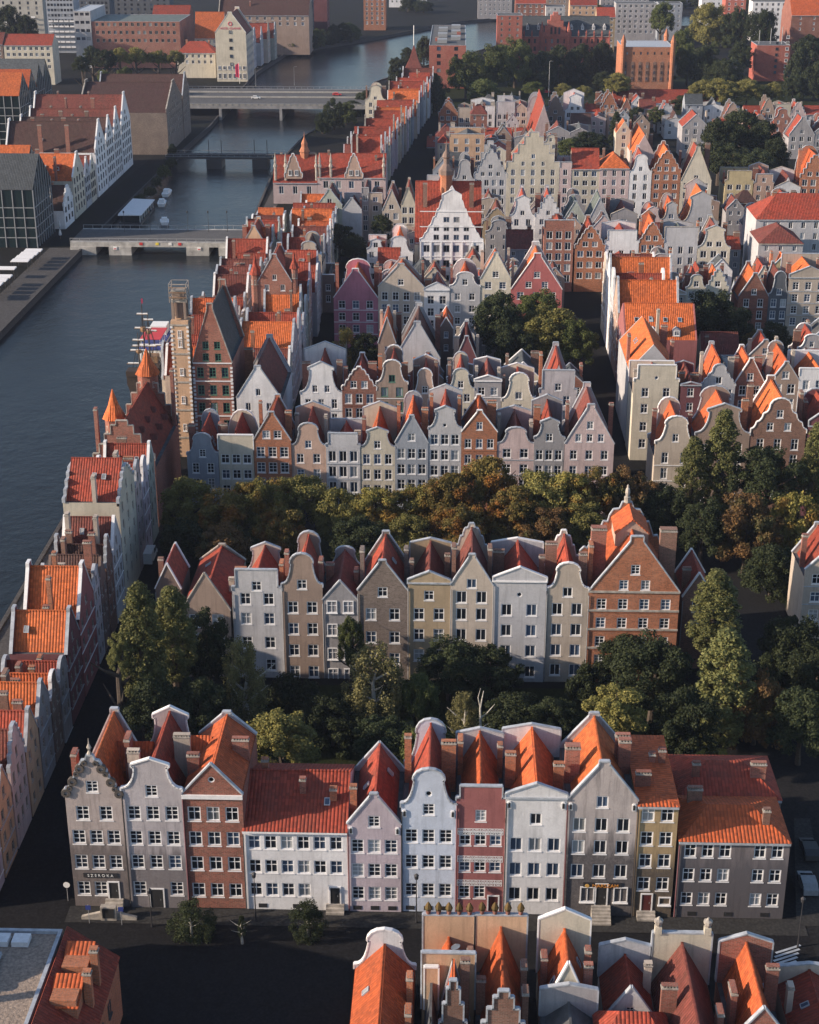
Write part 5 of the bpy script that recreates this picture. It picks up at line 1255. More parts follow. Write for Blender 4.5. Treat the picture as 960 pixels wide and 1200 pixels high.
door(r1[9][0], fx(9, 757, 1063), 1.1, 2.2, .9, 'door_red', steps=3)
door(r1[6][0], fx(6, 578, 1058), 1.1, 2.0, .3, 'door_red')
for i, xs in ((8, (688, 727)), (9, (779,))):
    for px in xs: add_window(r1[i][0], fx(i, px, 1050), -.08, 1.9 if i == 8 else 1.7, 1.65 if i == 8 else 1.4, 2.1 if i == 8 else 1.1, 't' if i == 8 else 'd')
# sign boards
sb = MB(); sb.box(-2.0, -.08, 0, 2.0, -.01, .62, 'metal_dark'); o = sb.obj('sign_board', r1[0][0]); o.location = (fx(0, 118, 1025), 0, zy(118, 1028, Y1)); t = link('lettering', text_mesh('S Z E R O K A', .5, 'white_paint'), o, (0, -.1, .14)); t.rotation_euler = (math.pi/2, 0, 0)
sb = MB(); sb.box(-2.2, -.1, 0, 2.2, -.01, .85, 'metal_dark'); o = sb.obj('sign_board', r1[8][0]); o.location = (fx(8, 706, 1037), 0, zy(706, 1041, Y1)); t = link('lettering', text_mesh('MARSZAM', .66, 'orange_paint'), o, (.35, -.12, .2)); t.rotation_euler = (math.pi/2, 0, 0)
b = MB(); b.lathe([(.26, 0), (.26, .03)], 0, 0, 'gold', 8); e_ = b.obj('emblem', o); e_.location = (-1.75, -.12, .42); e_.rotation_euler = (math.pi/2, 0, 0)
# porch walls before the first house
for sx in (-1, 1):
    b = MB(); b.hexa([(0, -2.6, .06), (3.2*sx, -2.6, .06), (3.2*sx, -2.2, .06), (0, -2.2, .06)] if sx > 0 else [(-3.2, -2.6, .06), (0, -2.6, .06), (0, -2.2, .06), (-3.2, -2.2, .06)],
                     [(0, -2.6, 1.3), (3.2*sx, -2.6, .4), (3.2*sx, -2.2, .4), (0, -2.2, 1.3)] if sx > 0 else [(-3.2, -2.6, .4), (0, -2.6, 1.3), (0, -2.2, 1.3), (-3.2, -2.2, .4)], 'stone'); o = b.obj('porch_wall', r1[0][0]); o.location = (fx(0, 134, 1070), 0, 0)
b = MB(); b.box(-.9, -2.75, .06, .9, -2.1, 1.9, 'stone'); b.box(-.7, -2.79, .4, .7, -2.751, 1.7, 'door_dark'); o = b.obj('porch_front', r1[0][0]); o.location = (fx(0, 134, 1070), 0, 0)
# white sgraffito panels of the rose house
def swirl():
    b = MB()
    for cx in (-.42, .42):
        for r_ in (.34, .18):
            for k in range(10):
                a0, a1 = 2*math.pi*k/10, 2*math.pi*(k+1)/10
                P = [(cx+math.cos(q)*rr, .42+math.sin(q)*rr) for q, rr in ((a0, r_), (a1, r_), (a1, r_-.08), (a0, r_-.08))]
                b.poly([(x, -.02, z) for x, z in P], 'frame')
    for (a, c, d, e) in ((-.85, 0, .85, .07), (-.85, .77, .85, .84), (-.85, .07, -.78, .77), (.78, .07, .85, .77), (-.05, .07, .05, .77), (-.78, .38, .78, .46)): b.box(a, -.03, c, d, -.015, e, 'frame')
    return b.mesh('sgraffito_panel')
sw = swirl()
for py in (975, 1007, 1035):
    for c in range(3):
        w = INFO[r1[6][0].name][0]; link('sgraffito_panel', sw, r1[6][0], (w*(c+.5)/3*.94+w*.03, 0, zy(565, py+4, Y1)))
# downpipes and basement windows
for i in range(1, 11):
    b = MB(); z1 = INFO[r1[i][0].name][2]-.6; b.tube([(.08, -.14, .1), (.08, -.14, z1)], .075, 'metal_dark' if i % 2 else 'maroon', 5); b.obj('downpipe', r1[i][0])
for i in range(0, 12):
    b = MB(); z1 = INFO[r2[i][0].name][2]-.6; b.tube([(.06, -.14, .1), (.06, -.14, z1)], .07, 'metal_grey', 5); b.obj('downpipe', r2[i][0])
for i in (3, 4, 5, 10):
    w = INFO[r1[i][0].name][0]
    for k in range(3):
        b = MB(); b.box(-.5, -.04, .25, .5, -.006, .8, 'door_dark'); o = b.obj('cellar_window', r1[i][0]); o.location = (w*(k+.5)/3, 0, 0)
for i in (4, 5, 7, 8):
    w = INFO[r1[i][0].name][0]; ez = INFO[r1[i][0].name][2]
    for xx in (.4, w-.4):
        b = MB(); b.prism([(-.24, 0), (.24, 0), (.24, .75), (.12, .95), (-.12, .95), (-.24, .75)], -.12, -.006, 'frame'); b.prism([(-.13, .12), (.13, .12), (.13, .68), (0, .82), (-.13, .68)], -.16, -.124, 'door_dark'); o = b.obj('shoulder_niche', r1[i][0]); o.location = (xx, 0, ez-1.3)
# statue on the brick house, stone bands
hb9 = r2[10][0]; w, d, ez, rh = INFO[hb9.name]
for zz in (-.1, -3.1, -6.15, -9.2):
    b = MB(); b.box(-.05, -.18, ez+zz, w+.05, -.004, ez+zz+.28, 'stone'); b.obj('cornice_band', hb9)
b = MB(); zt = zy(735, 588, Y2+15); b.lathe([(.5, zt), (.5, zt+.9), (.25, zt+1.0), (.38, zt+1.6), (.3, zt+2.2), (.16, zt+2.4), (.2, zt+2.65), (.05, zt+2.9)], 0, 0, 'stone', 8); o = b.obj('statue', hb9); o.location = (w/2, d-.2, 0)
b = MB(); b.prism([(-2.4, 0), (2.4, 0), (2.4, 2.2), (0, 4.2), (-2.4, 2.2)], 0, 6, 'salmon'); slab(b, (-2.6, 6, 2.1), (-2.6, -.2, 2.1), (0, -.2, 4.4), (0, 6, 4.4), .12, 'roof_orange'); slab(b, (2.6, -.2, 2.1), (2.6, 6, 2.1), (0, 6, 4.4), (0, -.2, 4.4), .12, 'roof_orange'); o = b.obj('dormer', r2[10][1]); o.location = (w*.5, 6.5, ez+rh*.62); add_window(o, 0, -.1, .6, 1.2, 1.4)
chimney(r2[10][1], w*.12, 5.5, ez-1, ez+7.5, 2.2, 1.2, 'brick'); chimney(r2[10][1], w*.88, 4.5, ez-1, ez+7.8, 2.4, 1.2, 'brownbrick')
# finial on the first house
b = MB(); zt = zy(109, 884, Y1); b.lathe([(.3, zt), (.12, zt+.4), (.3, zt+.8), (.08, zt+1.3), (.03, zt+2)], 0, 0, 'stone', 6); o = b.obj('finial', r1[0][0]); o.location = (INFO[r1[0][0].name][0]/2, .18, 0)
for i in (3, 9):
    w, d, ez, rh = INFO[r1[i][0].name]; chimney(r1[i][1], w*.55, d*.32 if i == 3 else d*.6, ez, ez+rh+(.4 if i == 3 else .8), .7, .6, 'brick')
# the tall chimney stacks between the front roofs
w, d, ez, rh = INFO[r1[8][0].name]; chimney(r1[8][1], .9, d*.45, ez-2, ez+rh*1.02, 1.7, 1.0, 'brick'); chimney(r1[8][1], w-.8, d*.6, ez-2, ez+rh*.9, 1.4, .8, 'brick')

# dark stone scrolls on the first gable, cross roofs between the first three houses
h0 = r1[0][0]; w, d, ez, rh = INFO[h0.name]; gh0 = zy(109, 886, Y1)-zy(109, 934, Y1)
plain('dark_stone', (.07,.06,.055), .9, .4, 2)
def scroll_mesh(r):
    b = MB()
    for k in range(9):
        a0 = 2*math.pi*k/9; a1 = 2*math.pi*(k+1)/9
        b.hexa([(math.cos(a0)*r, -.2, math.sin(a0)*r), (math.cos(a1)*r, -.2, math.sin(a1)*r), (math.cos(a1)*r*.45, -.2, math.sin(a1)*r*.45), (math.cos(a0)*r*.45, -.2, math.sin(a0)*r*.45)],
               [(math.cos(a0)*r, .3, math.sin(a0)*r), (math.cos(a1)*r, .3, math.sin(a1)*r), (math.cos(a1)*r*.45, .3, math.sin(a1)*r*.45), (math.cos(a0)*r*.45, .3, math.sin(a0)*r*.45)], 'dark_stone')
    return b.mesh('scroll')
sm1, sm2 = scroll_mesh(.55), scroll_mesh(.34)
for t, q, m_ in ((.06, .12, sm1), (.2, .24, sm2), (.32, .40, sm1), (.48, .6, sm2), (.62, .72, sm1), (.8, .86, sm2)):
    for sx in (t*w/2, w-t*w/2): link('scroll', m_, h0, (sx, 0, ez+q*gh0-.15))
for hi, xa, xb in ((0, .62, 1.32), (1, .72, 1.3)):
    hh, rf_ = r1[hi]; w, d, ez, rh = INFO[hh.name]; b = MB()
    slab(b, (w*xa, 7.4, ez-1.2), (w*xb, 7.4, ez-1.2), (w*xb, 9.6, ez+1.6), (w*xa, 9.6, ez+1.6), .12, 'roof_orange'); slab(b, (w*xb, 11.8, ez-1.2), (w*xa, 11.8, ez-1.2), (w*xa, 9.6, ez+1.6), (w*xb, 9.6, ez+1.6), .12, 'roof_orange'); b.obj('cross_roof', hh)
h3 = r1[2][0]; w, d, ez, rh = INFO[h3.name]; b = MB(); b.box(-.02, -.22, ez-.55, w+.02, -.004, ez-.05, 'frame'); b.obj('cornice', h3)
# ---------------------------------------------------------------- trees
def leaf_mesh(name, centres, radii, n, size, seed, up=.35, droop=0.0):
    rg = np.random.default_rng(seed); k = len(centres); idx = rg.integers(0, k, n)
    c = np.array(centres, float)[idx]; r = np.array(radii, float)[idx]
    d = rg.normal(size=(n, 3)); d /= np.linalg.norm(d, axis=1)[:, None]
    rad = r*rg.random(n)**.38; p = c+d*rad[:, None]*np.array([1, 1, .85])
    if droop: p[:, 2] -= droop*rg.random(n)**2*(r+.5)
    nr = d*.7+rg.normal(size=(n, 3))*.55; nr[:, 2] += up; nr /= np.linalg.norm(nr, axis=1)[:, None]
    a = rg.normal(size=(n, 3)); t = np.cross(nr, a); t /= np.linalg.norm(t, axis=1)[:, None]; b = np.cross(nr, t)
    s = size*rg.uniform(.6, 1.3, n)[:, None]; l = s*rg.uniform(.9, 1.5, n)[:, None]
    v = np.stack([p-t*s*.5, p+b*l*.5-t*s*.08, p+t*s*.5, p-b*l*.5+t*s*.08], 1).reshape(-1, 3)
    me = bpy.data.meshes.new(name); me.vertices.add(4*n); me.vertices.foreach_set('co', v.astype(np.float32).ravel())
    me.loops.add(4*n); me.loops.foreach_set('vertex_index', np.arange(4*n, dtype=np.int32)); me.polygons.add(n)
    me.polygons.foreach_set('loop_start', np.arange(0, 4*n, 4, dtype=np.int32)); me.update(calc_edges=True); me.materials.append(M['leaf_green']); return me
def crown(kind, seed):
    rg = random.Random(seed); cs = []; rs = []
    if kind == 'round':      # unit: radius 4.5 horizontally, height 8 (z -4..4)
        lob = [(rg.uniform(0, 2*math.pi), rg.uniform(-.3, .8), rg.uniform(.75, 1.12)) for _ in range(9)]
        for i in range(115):
            u = rg.uniform(-.75, 1); a = rg.uniform(0, 2*math.pi); h = math.sqrt(max(0, 1-u*u)) if u > -.1 else .92
            L = lob[int(a/(2*math.pi)*9) % 9][2]; q = rg.random()**.33*L
            cs.append((4.2*h*q*math.cos(a), 4.2*h*q*math.sin(a), 4.0*u*(q*.5+.5))); rs.append(rg.uniform(.55, 1.15))
        return leaf_mesh('crown', cs, rs, 24000, .225, seed)
    if kind == 'poplar':     # radius 2.2, height 13 (z -6.5..6.5)
        for i in range(330):
            z = rg.uniform(-6.3, 6.4); t = (z+6.5)/13; R_ = 2.25*(min(1, .55+t*2.2) if t < .5 else 1-((t-.5)/.52)**2.2); a = rg.uniform(0, 2*math.pi); q = rg.random()**.4
            cs.append((R_*q*math.cos(a), R_*q*math.sin(a), z)); rs.append(rg.uniform(.42, .66))
        return leaf_mesh('crown', cs, rs, 24000, .2, seed, up=.6)
    if kind == 'birch':      # loose: radius 3.5, height 10
        for i in range(60):
            z = rg.uniform(-4.6, 4.8); t = (z+5)/10; R_ = 3.4*math.sin(math.pi*(t*.85+.1))**.8; a = rg.uniform(0, 2*math.pi); q = rg.random()**.4
            cs.append((R_*q*math.cos(a), R_*q*math.sin(a), z)); rs.append(rg.uniform(.5, .95))
        return leaf_mesh('crown', cs, rs, 15000, .185, seed, up=.1, droop=1.4)
    if kind == 'shrub':      # flattened mound radius 4, height 4
        for i in range(70):
            a = rg.uniform(0, 2*math.pi); q = rg.random()**.45; u = rg.random()
            cs.append((4*q*math.cos(a), 3.2*q*math.sin(a), -1.6+3.4*u*math.sqrt(max(.05, 1-q*q*.8)))); rs.append(rg.uniform(.5, 1.0))
        return leaf_mesh('crown', cs, rs, 13000, .225, seed)
EXT = dict(round=(4.6, 4.4), poplar=(2.4, 6.7), birch=(3.7, 5.2), shrub=(4.3, 2.2))
CR = {k: [crown(k, 100+i*7+len(k)) for i in range(n)] for k, n in (('round', 5), ('poplar', 3), ('birch', 3), ('shrub', 2))}
def trunk_mesh(kind, seed, h, mat):
    rg = random.Random(seed); b = MB(); r = .055*h**.75+.06
    pts = [(0, 0, -.2)]
    for k in range(1, 5): pts.append((rg.uniform(-.2, .2)*k*.5, rg.uniform(-.2, .2)*k*.5, h*k/4))
    b.tube(pts, [r*1.25, r, r*.8, r*.55, r*.2], mat, 7)
    for k in range(7 if kind != 'poplar' else 5):
        f = rg.uniform(.4, .85); i = min(3, int(f*4)); p = Vector(pts[i]).lerp(Vector(pts[i+1]), f*4-i); a = rg.uniform(0, 2*math.pi); L = h*rg.uniform(.2, .36)*(.35 if kind == 'poplar' else 1)
        q1 = p+Vector((math.cos(a)*L*.5, math.sin(a)*L*.5, L*.35)); q2 = p+Vector((math.cos(a)*L, math.sin(a)*L, L*.8)); b.tube([p, q1, q2], [r*.45, r*.3, r*.08], mat, 5)
    return b.mesh('trunk')
TRC = {}
def tree(x, y, zc, rh, rv, kind, leaf, label, group, var=None):
    eh, ev = EXT[kind]; root = empty('shrub' if kind == 'shrub' else 'tree', (x, y, 0), 0, label=label, cat='shrub' if kind == 'shrub' else 'tree', group=group)
    me = random.choice(CR[kind]) if var is None else CR[kind][var]
    c = link('crown', me, root, (0, 0, zc), random.uniform(0, 6.28)); c.scale = (rh/eh, rh/eh, rv/ev)
    c.material_slots[0].link = 'OBJECT'; c.material_slots[0].material = M[leaf]
    top = max(zc+rv*.45, 1.2); mat = 'birch_bark' if kind == 'birch' else 'bark'; key = (kind, random.randint(0, 2), mat)
    if key not in TRC: TRC[key] = trunk_mesh(kind, key[1]*13+5, 8.0, mat)
    t = link('trunk', TRC[key], root, (0, 0, 0), random.uniform(0, 6)); s = top/8.0; t.scale = (s*.9+.1, s*.9+.1, s)
    return root
LEAFN = dict(leaf_green='green', leaf_dark='dark green', leaf_poplar='grey-green', leaf_olive='olive green', leaf_autumn='rusty autumn', leaf_gold='golden autumn', leaf_brown='brown autumn', leaf_birch='pale green', leaf_ivy='deep green')
KN = dict(round='broad tree', poplar='columnar poplar', birch='loose-crowned tree', shrub='low shrub')
NUM2 = ORD+['twenty-first','twenty-second','twenty-third','twenty-fourth','twenty-fifth','twenty-sixth','twenty-seventh','twenty-eighth','twenty-ninth','thirtieth']+['thirty-'+o for o in ORD[:9]]+['fortieth']+['forty-'+o for o in ORD[:9]]
def grove(items, where, group):
    for i, (px, py, rx, ry, kind, leaf, Y) in enumerate(sorted(items)):
        X, Z = FY(px, py, Y); sc = F/(math.cos(TH)*Y+math.sin(TH)*(CH-Z)); rh = rx/sc; rv = ry/sc/math.cos(TH*.8)
        zc = max(Z, rv*(.75 if kind != 'shrub' else .8))
        fm = '%s %s, @ from left %s' % (LEAFN[leaf], KN[kind], where); pend(tree(X, Y, zc, rh, rv, kind, leaf, fm, group), fm, where)
P_, R_, B_, S_ = 'poplar', 'round', 'birch', 'shrub'
grove([(166, 755, 27, 76, P_, 'leaf_poplar', 186), (203, 742, 26, 58, P_, 'leaf_poplar', 192), (140, 765, 16, 24, R_, 'leaf_poplar', 184), (243, 765, 34, 52, R_, 'leaf_dark', 196), (286, 795, 30, 54, B_, 'leaf_birch', 190), (330, 868, 50, 34, R_, 'leaf_olive', 174),
    (412, 752, 18, 32, R_, 'leaf_green', 203), (440, 806, 42, 54, B_, 'leaf_birch', 192), (491, 822, 28, 38, R_, 'leaf_green', 194), (545, 842, 22, 34, B_, 'leaf_birch', 182), (526, 780, 40, 32, R_, 'leaf_dark', 201), (575, 790, 40, 34, R_, 'leaf_dark', 201),
    (600, 850, 44, 34, R_, 'leaf_dark', 190), (650, 845, 36, 26, R_, 'leaf_dark', 186), (722, 836, 40, 32, R_, 'leaf_olive', 180), (765, 790, 50, 46, R_, 'leaf_dark', 195), (730, 775, 34, 30, R_, 'leaf_dark', 203), (838, 716, 29, 50, P_, 'leaf_poplar', 204), (848, 806, 35, 72, P_, 'leaf_poplar', 190),
    (800, 850, 42, 44, R_, 'leaf_dark', 180), (885, 850, 38, 52, R_, 'leaf_brown', 190), (235, 830, 40, 40, R_, 'leaf_dark', 185), (390, 850, 40, 36, R_, 'leaf_dark', 188), (450, 865, 40, 26, R_, 'leaf_dark', 180), (690, 800, 30, 24, S_, 'leaf_dark', 200), (345, 815, 36, 24, S_, 'leaf_dark', 198), (500, 870, 34, 24, S_, 'leaf_green', 176), (180, 830, 36, 36, R_, 'leaf_dark', 182)],
    'in courtyard behind front row', 'courtyard trees')
grove([(222, 592, 36, 34, R_, 'leaf_olive', 250), (262, 606, 34, 32, R_, 'leaf_autumn', 246), (212, 634, 30, 26, R_, 'leaf_dark', 240), (305, 594, 36, 34, R_, 'leaf_gold', 250), (352, 590, 36, 34, R_, 'leaf_olive', 254), (330, 626, 34, 30, R_, 'leaf_autumn', 242), (398, 606, 34, 34, R_, 'leaf_olive', 250), (440, 604, 38, 34, R_, 'leaf_gold', 250), (420, 634, 34, 28, R_, 'leaf_dark', 240),
    (490, 598, 34, 30, R_, 'leaf_gold', 252), (528, 586, 36, 34, R_, 'leaf_autumn', 250), (572, 574, 40, 42, R_, 'leaf_autumn', 254), (600, 602, 36, 32, R_, 'leaf_autumn', 246), (540, 620, 34, 28, R_, 'leaf_autumn', 242), (632, 586, 38, 34, R_, 'leaf_olive', 250), (668, 584, 36, 32, R_, 'leaf_gold', 250), (700, 582, 34, 32, R_, 'leaf_autumn', 252), (735, 582, 32, 34, R_, 'leaf_brown', 254), (640, 622, 34, 26, R_, 'leaf_brown', 242), (480, 628, 34, 26, R_, 'leaf_olive', 242), (260, 639, 34, 26, R_, 'leaf_brown', 238), (680, 616, 36, 26, R_, 'leaf_olive', 244)],
    'among autumn trees behind second row', 'autumn trees')
grove([(780, 604, 30, 38, R_, 'leaf_dark', 254), (812, 562, 20, 50, P_, 'leaf_poplar', 262), (846, 540, 22, 60, P_, 'leaf_poplar', 263), (900, 560, 46, 38, R_, 'leaf_dark', 260), (876, 622, 42, 46, R_, 'leaf_brown', 246), (932, 622, 38, 48, R_, 'leaf_gold', 248), (955, 545, 16, 50, P_, 'leaf_poplar', 262), (824, 620, 32, 36, R_, 'leaf_dark', 246), (905, 672, 36, 34, R_, 'leaf_dark', 236), (950, 668, 30, 34, R_, 'leaf_dark', 240), (760, 590, 28, 26, R_, 'leaf_brown', 262)],
    'beside poplars below scalloped brick gable', 'trees beside the poplars')
grove([(930, 768, 46, 50, R_, 'leaf_dark', 205), (960, 800, 40, 46, R_, 'leaf_dark', 198), (905, 800, 30, 34, R_, 'leaf_dark', 200), (940, 850, 44, 40, R_, 'leaf_dark', 185)], 'in dark yard at right edge', 'trees at the right edge')
grove([(582, 378, 34, 34, R_, 'leaf_dark', 354), (632, 366, 30, 26, R_, 'leaf_green', 364), (640, 394, 44, 34, R_, 'leaf_olive', 350), (676, 402, 26, 28, R_, 'leaf_green', 346), (600, 405, 30, 26, R_, 'leaf_dark', 344), (406, 408, 20, 24, B_, 'leaf_gold', 350), (427, 412, 22, 22, R_, 'leaf_dark', 350)], 'below pink gable', 'trees below the pink gable')
grove([(838, 380, 44, 40, R_, 'leaf_dark', 372), (812, 392, 24, 28, R_, 'leaf_dark', 374), (884, 402, 16, 15, R_, 'leaf_autumn', 366), (908, 398, 22, 20, R_, 'leaf_dark', 368), (865, 398, 20, 22, R_, 'leaf_dark', 370)], 'before dark slate-grey house', 'trees before the slate-grey house')
grove([(398, 282, 26, 20, R_, 'leaf_dark', 462), (448, 264, 13, 12, R_, 'leaf_dark', 462), (415, 290, 18, 14, R_, 'leaf_dark', 458)], 'below row under long hall', 'trees under the long hall')
grove([(845, 168, 26, 30, R_, 'leaf_dark', 585), (870, 156, 30, 26, R_, 'leaf_dark', 600), (896, 170, 26, 28, R_, 'leaf_dark', 590), (858, 190, 28, 20, R_, 'leaf_dark', 565), (884, 194, 28, 18, R_, 'leaf_dark', 560), (908, 182, 18, 20, R_, 'leaf_dark', 575), (832, 184, 18, 22, R_, 'leaf_dark', 572), (690, 168, 26, 13, R_, 'leaf_dark', 610), (722, 152, 8, 20, P_, 'leaf_dark', 660), (745, 140, 12, 14, R_, 'leaf_dark', 690), (668, 172, 16, 10, R_, 'leaf_green', 600), (770, 136, 12, 10, R_, 'leaf_green', 700), (800, 122, 14, 10, R_, 'leaf_dark', 745)], 'in park before grey gabled house', 'park trees')
grove([(546, 88, 26, 26, R_, 'leaf_green', 800), (578, 80, 28, 26, R_, 'leaf_green', 820), (604, 72, 24, 26, R_, 'leaf_green', 840), (566, 108, 22, 14, R_, 'leaf_green', 765), (512, 118, 14, 22, R_, 'leaf_dark', 755), (505, 98, 12, 16, R_, 'leaf_dark', 790), (632, 84, 20, 22, R_, 'leaf_dark', 850), (655, 78, 20, 24, R_, 'leaf_dark', 860), (680, 80, 20, 24, R_, 'leaf_dark', 865), (704, 76, 18, 24, R_, 'leaf_dark', 870), (625, 104, 14, 8, R_, 'leaf_green', 770), (660, 106, 12, 8, R_, 'leaf_olive', 770), (684, 108, 12, 7, R_, 'leaf_olive', 765), (724, 98, 18, 12, R_, 'leaf_olive', 775), (640, 96, 16, 12, R_, 'leaf_dark', 830), (708, 96, 14, 12, R_, 'leaf_dark', 830)], 'in park before red institute', 'trees before the red institute')
grove([(806, 76, 16, 24, R_, 'leaf_green', 850), (832, 30, 22, 26, R_, 'leaf_olive', 960), (862, 34, 18, 24, R_, 'leaf_dark', 950), (892, 34, 20, 22, R_, 'leaf_dark', 940), (826, 78, 22, 24, R_, 'leaf_dark', 840), (852, 88, 22, 20, R_, 'leaf_dark', 820), (868, 66, 16, 16, R_, 'leaf_dark', 870), (940, 80, 20, 30, R_, 'leaf_dark', 840), (955, 100, 18, 24, R_, 'leaf_dark', 800), (930, 102, 16, 14, R_, 'leaf_dark', 800), (800, 52, 14, 18, R_, 'leaf_green', 890), (822, 108, 20, 13, R_, 'leaf_olive', 765), (846, 107, 22, 14, R_, 'leaf_olive', 762), (876, 106, 22, 13, R_, 'leaf_olive', 765), (904, 108, 18, 11, R_, 'leaf_olive', 768), (776, 22, 16, 18, R_, 'leaf_green', 980), (950, 55, 16, 14, R_, 'leaf_dark', 900)], 'around red apartment tower', 'trees around the red tower')
grove([(392, 152, 14, 20, R_, 'leaf_dark', 705), (378, 160, 10, 14, R_, 'leaf_dark', 695), (406, 140, 14, 14, R_, 'leaf_green', 720), (428, 118, 14, 12, R_, 'leaf_dark', 765), (414, 128, 12, 10, R_, 'leaf_dark', 745), (466, 84, 12, 16, R_, 'leaf_dark', 860), (482, 80, 14, 14, R_, 'leaf_dark', 875), (497, 62, 12, 18, R_, 'leaf_dark', 930), (478, 66, 10, 10, R_, 'leaf_dark', 930)], 'on city bank near road bridge', 'trees by the road bridge')
grove([(108, 66, 12, 12, R_, 'leaf_dark', 800), (124, 70, 14, 12, R_, 'leaf_dark', 790), (140, 66, 12, 10, R_, 'leaf_olive', 800), (96, 76, 12, 10, R_, 'leaf_dark', 780), (160, 64, 14, 10, S_, 'leaf_olive', 810), (184, 66, 14, 8, S_, 'leaf_olive', 815), (205, 66, 12, 8, S_, 'leaf_olive', 815), (122, 88, 10, 7, S_, 'leaf_green', 765), (12, 30, 16, 24, R_, 'leaf_dark', 900), (32, 34, 14, 16, R_, 'leaf_dark', 895), (146, 86, 12, 8, S_, 'leaf_green', 770)], 'on rough lawn before brick office', 'trees before the brick office')
grove([(176, 224, 8, 6, S_, 'leaf_dark', 560), (184, 212, 8, 6, S_, 'leaf_dark', 575), (192, 200, 9, 7, S_, 'leaf_green', 590), (200, 190, 8, 6, S_, 'leaf_dark', 608), (164, 232, 8, 5, S_, 'leaf_dark', 548), (202, 178, 6, 9, P_, 'leaf_dark', 630)], 'along island bank below white granaries', 'bushes on the island bank')
far_items = []
rr = random.Random(3)
for k in range(42):
    px = rr.uniform(430, 600) if k < 16 else rr.uniform(600, 960) if k < 34 else rr.uniform(340, 430)
    Y = rr.uniform(1240, 1420) if k < 16 else rr.uniform(985, 1300) if k < 34 else rr.uniform(1010, 1060)
    if k >= 34: px = 340+(k-34)*10; Y = 985+(k-34)*10
    z = 4.5; d = Vector((0, Y*math.cos(TH)+(CH-z)*math.sin(TH), 0)).y; X = (px-480)*d/F-Y*math.sin(YAW)
    vpx = px; q = _u.dot(Vector((X, Y, z-CH))); f = _f.dot(Vector((X, Y, z-CH))); py = 600-F*q/f
    far_items.append((px, py, rr.uniform(10, 17)*(1000/Y), rr.uniform(8, 13)*(1000/Y), R_, rr.choice(['leaf_dark', 'leaf_green', 'leaf_dark']), Y))
grove(far_items, 'among far trees along top edge', 'far trees')
grove([(360, 1078, 24, 24, B_, 'leaf_dark', 146.5), (224, 1080, 30, 26, B_, 'leaf_dark', 146), (283, 1085, 7, 14, B_, 'leaf_dark', 145)], 'on dark square', 'trees on the square')
# dead birch branch reaching out of the courtyard
X, Z = FY(562, 830, 181)
db = empty('bare_birch', (X, 181, 0), 0, label='bare white birch limbs rising from courtyard behind blue gable', cat='tree')
b = MB(); b.tube([(0, 0, 0), (.2, 0, Z*.6), (.1, 0, Z), (.5, 0, Z+2.6)], [.3, .2, .14, .04], 'birch_bark', 6); b.obj('trunk', db)
b = MB(); b.tube([(.15, 0, Z-1.5), (1.3, .1, Z-.4), (2.0, .1, Z+.6)], [.14, .1, .03], 'birch_bark', 5); b.obj('limb', db)
b = MB(); b.tube([(.1, 0, Z+.2), (-.2, 0, Z+1.6), (.1, 0, Z+3.0)], [.1, .07, .02], 'birch_bark', 5); b.obj('limb', db)
# ---------------------------------------------------------------- boats
def hull(b, L, wd, h, mat, zb=-.3, nose=.28):
    pts = []; n = 10
    sec = []
    for i in range(n+1):
        t = i/n; x = -L/2+L*t; w = wd/2*(1 if t < 1-nose else max(.04, 1-((t-(1-nose))/nose)**1.8))*(.85+.15*min(1, t*5)); sh = h*(1+.25*max(0, (t-.6))/.4)
        sec.append([(x, -w*.7, zb), (x, w*.7, zb), (x, w, sh), (x, -w, sh)])
    for a, c in zip(sec, sec[1:]):
        for k in range(4): b.poly([a[k], a[(k+1) % 4], c[(k+1) % 4], c[k]], mat)
    b.poly(sec[0], mat); b.poly(sec[-1][::-1], mat)
WZ = -1.6
p = G(168, 446, WZ)
gal = empty('galleon', (-72.6, p.y, WZ), math.pi/2, label='dark wooden three-masted sailing ship moored behind brick water gate', cat='ship')
b = MB(); hull(b, 30, 7, 3.2, 'wood_dark'); b.obj('hull', gal)
b = MB(); b.box(-15, -3.2, 3.2, -8.5, 3.2, 6.2, 'wood_dark'); b.box(-15.3, -3.3, 6.2, -11, 3.3, 8.0, 'wood_dark'); b.obj('sterncastle', gal)
b = MB(); b.box(8, -2.4, 3.4, 12.5, 2.4, 5.6, 'wood'); b.obj('forecastle', gal)
for k, (mx, mh) in enumerate(((-9, 19), (0, 26), (8.5, 21))):
    b = MB(); b.tube([(mx, 0, 2), (mx, 0, mh)], [.34, .12], 'wood_dark', 6); ms_ = b.obj('mast', gal)
    for f in (.45, .68, .86):
        b = MB(); b.tube([(mx, -5.5*(1.2-f), mh*f), (mx, 5.5*(1.2-f), mh*f)], .15, 'wood', 5); b.obj('yard', ms_)
        b = MB(); b.tube([(mx+.1, -5*(1.2-f), mh*f+.25), (mx+.1, 5*(1.2-f), mh*f+.25)], .28, 'canvas_white', 6); b.obj('furled_sail', ms_)
    for sy in (-1, 1):
        for o_ in (-1.5, 0, 1.5):
            b = MB(); b.tube([(mx, 0, mh*.86), (mx+o_, sy*3.3, 3.2)], .06, 'metal_dark', 4); b.obj('rigging', ms_)
    b = MB(); b.lathe([(.7, mh*.64), (1.0, mh*.67), (.9, mh*.7)], mx, 0, 'wood', 8); b.obj('crow_nest', ms_)
b = MB(); b.tube([(12, 0, 5), (19, 0, 9)], [.25, .1], 'wood_dark', 6); b.obj('bowsprit', gal)
b = MB()
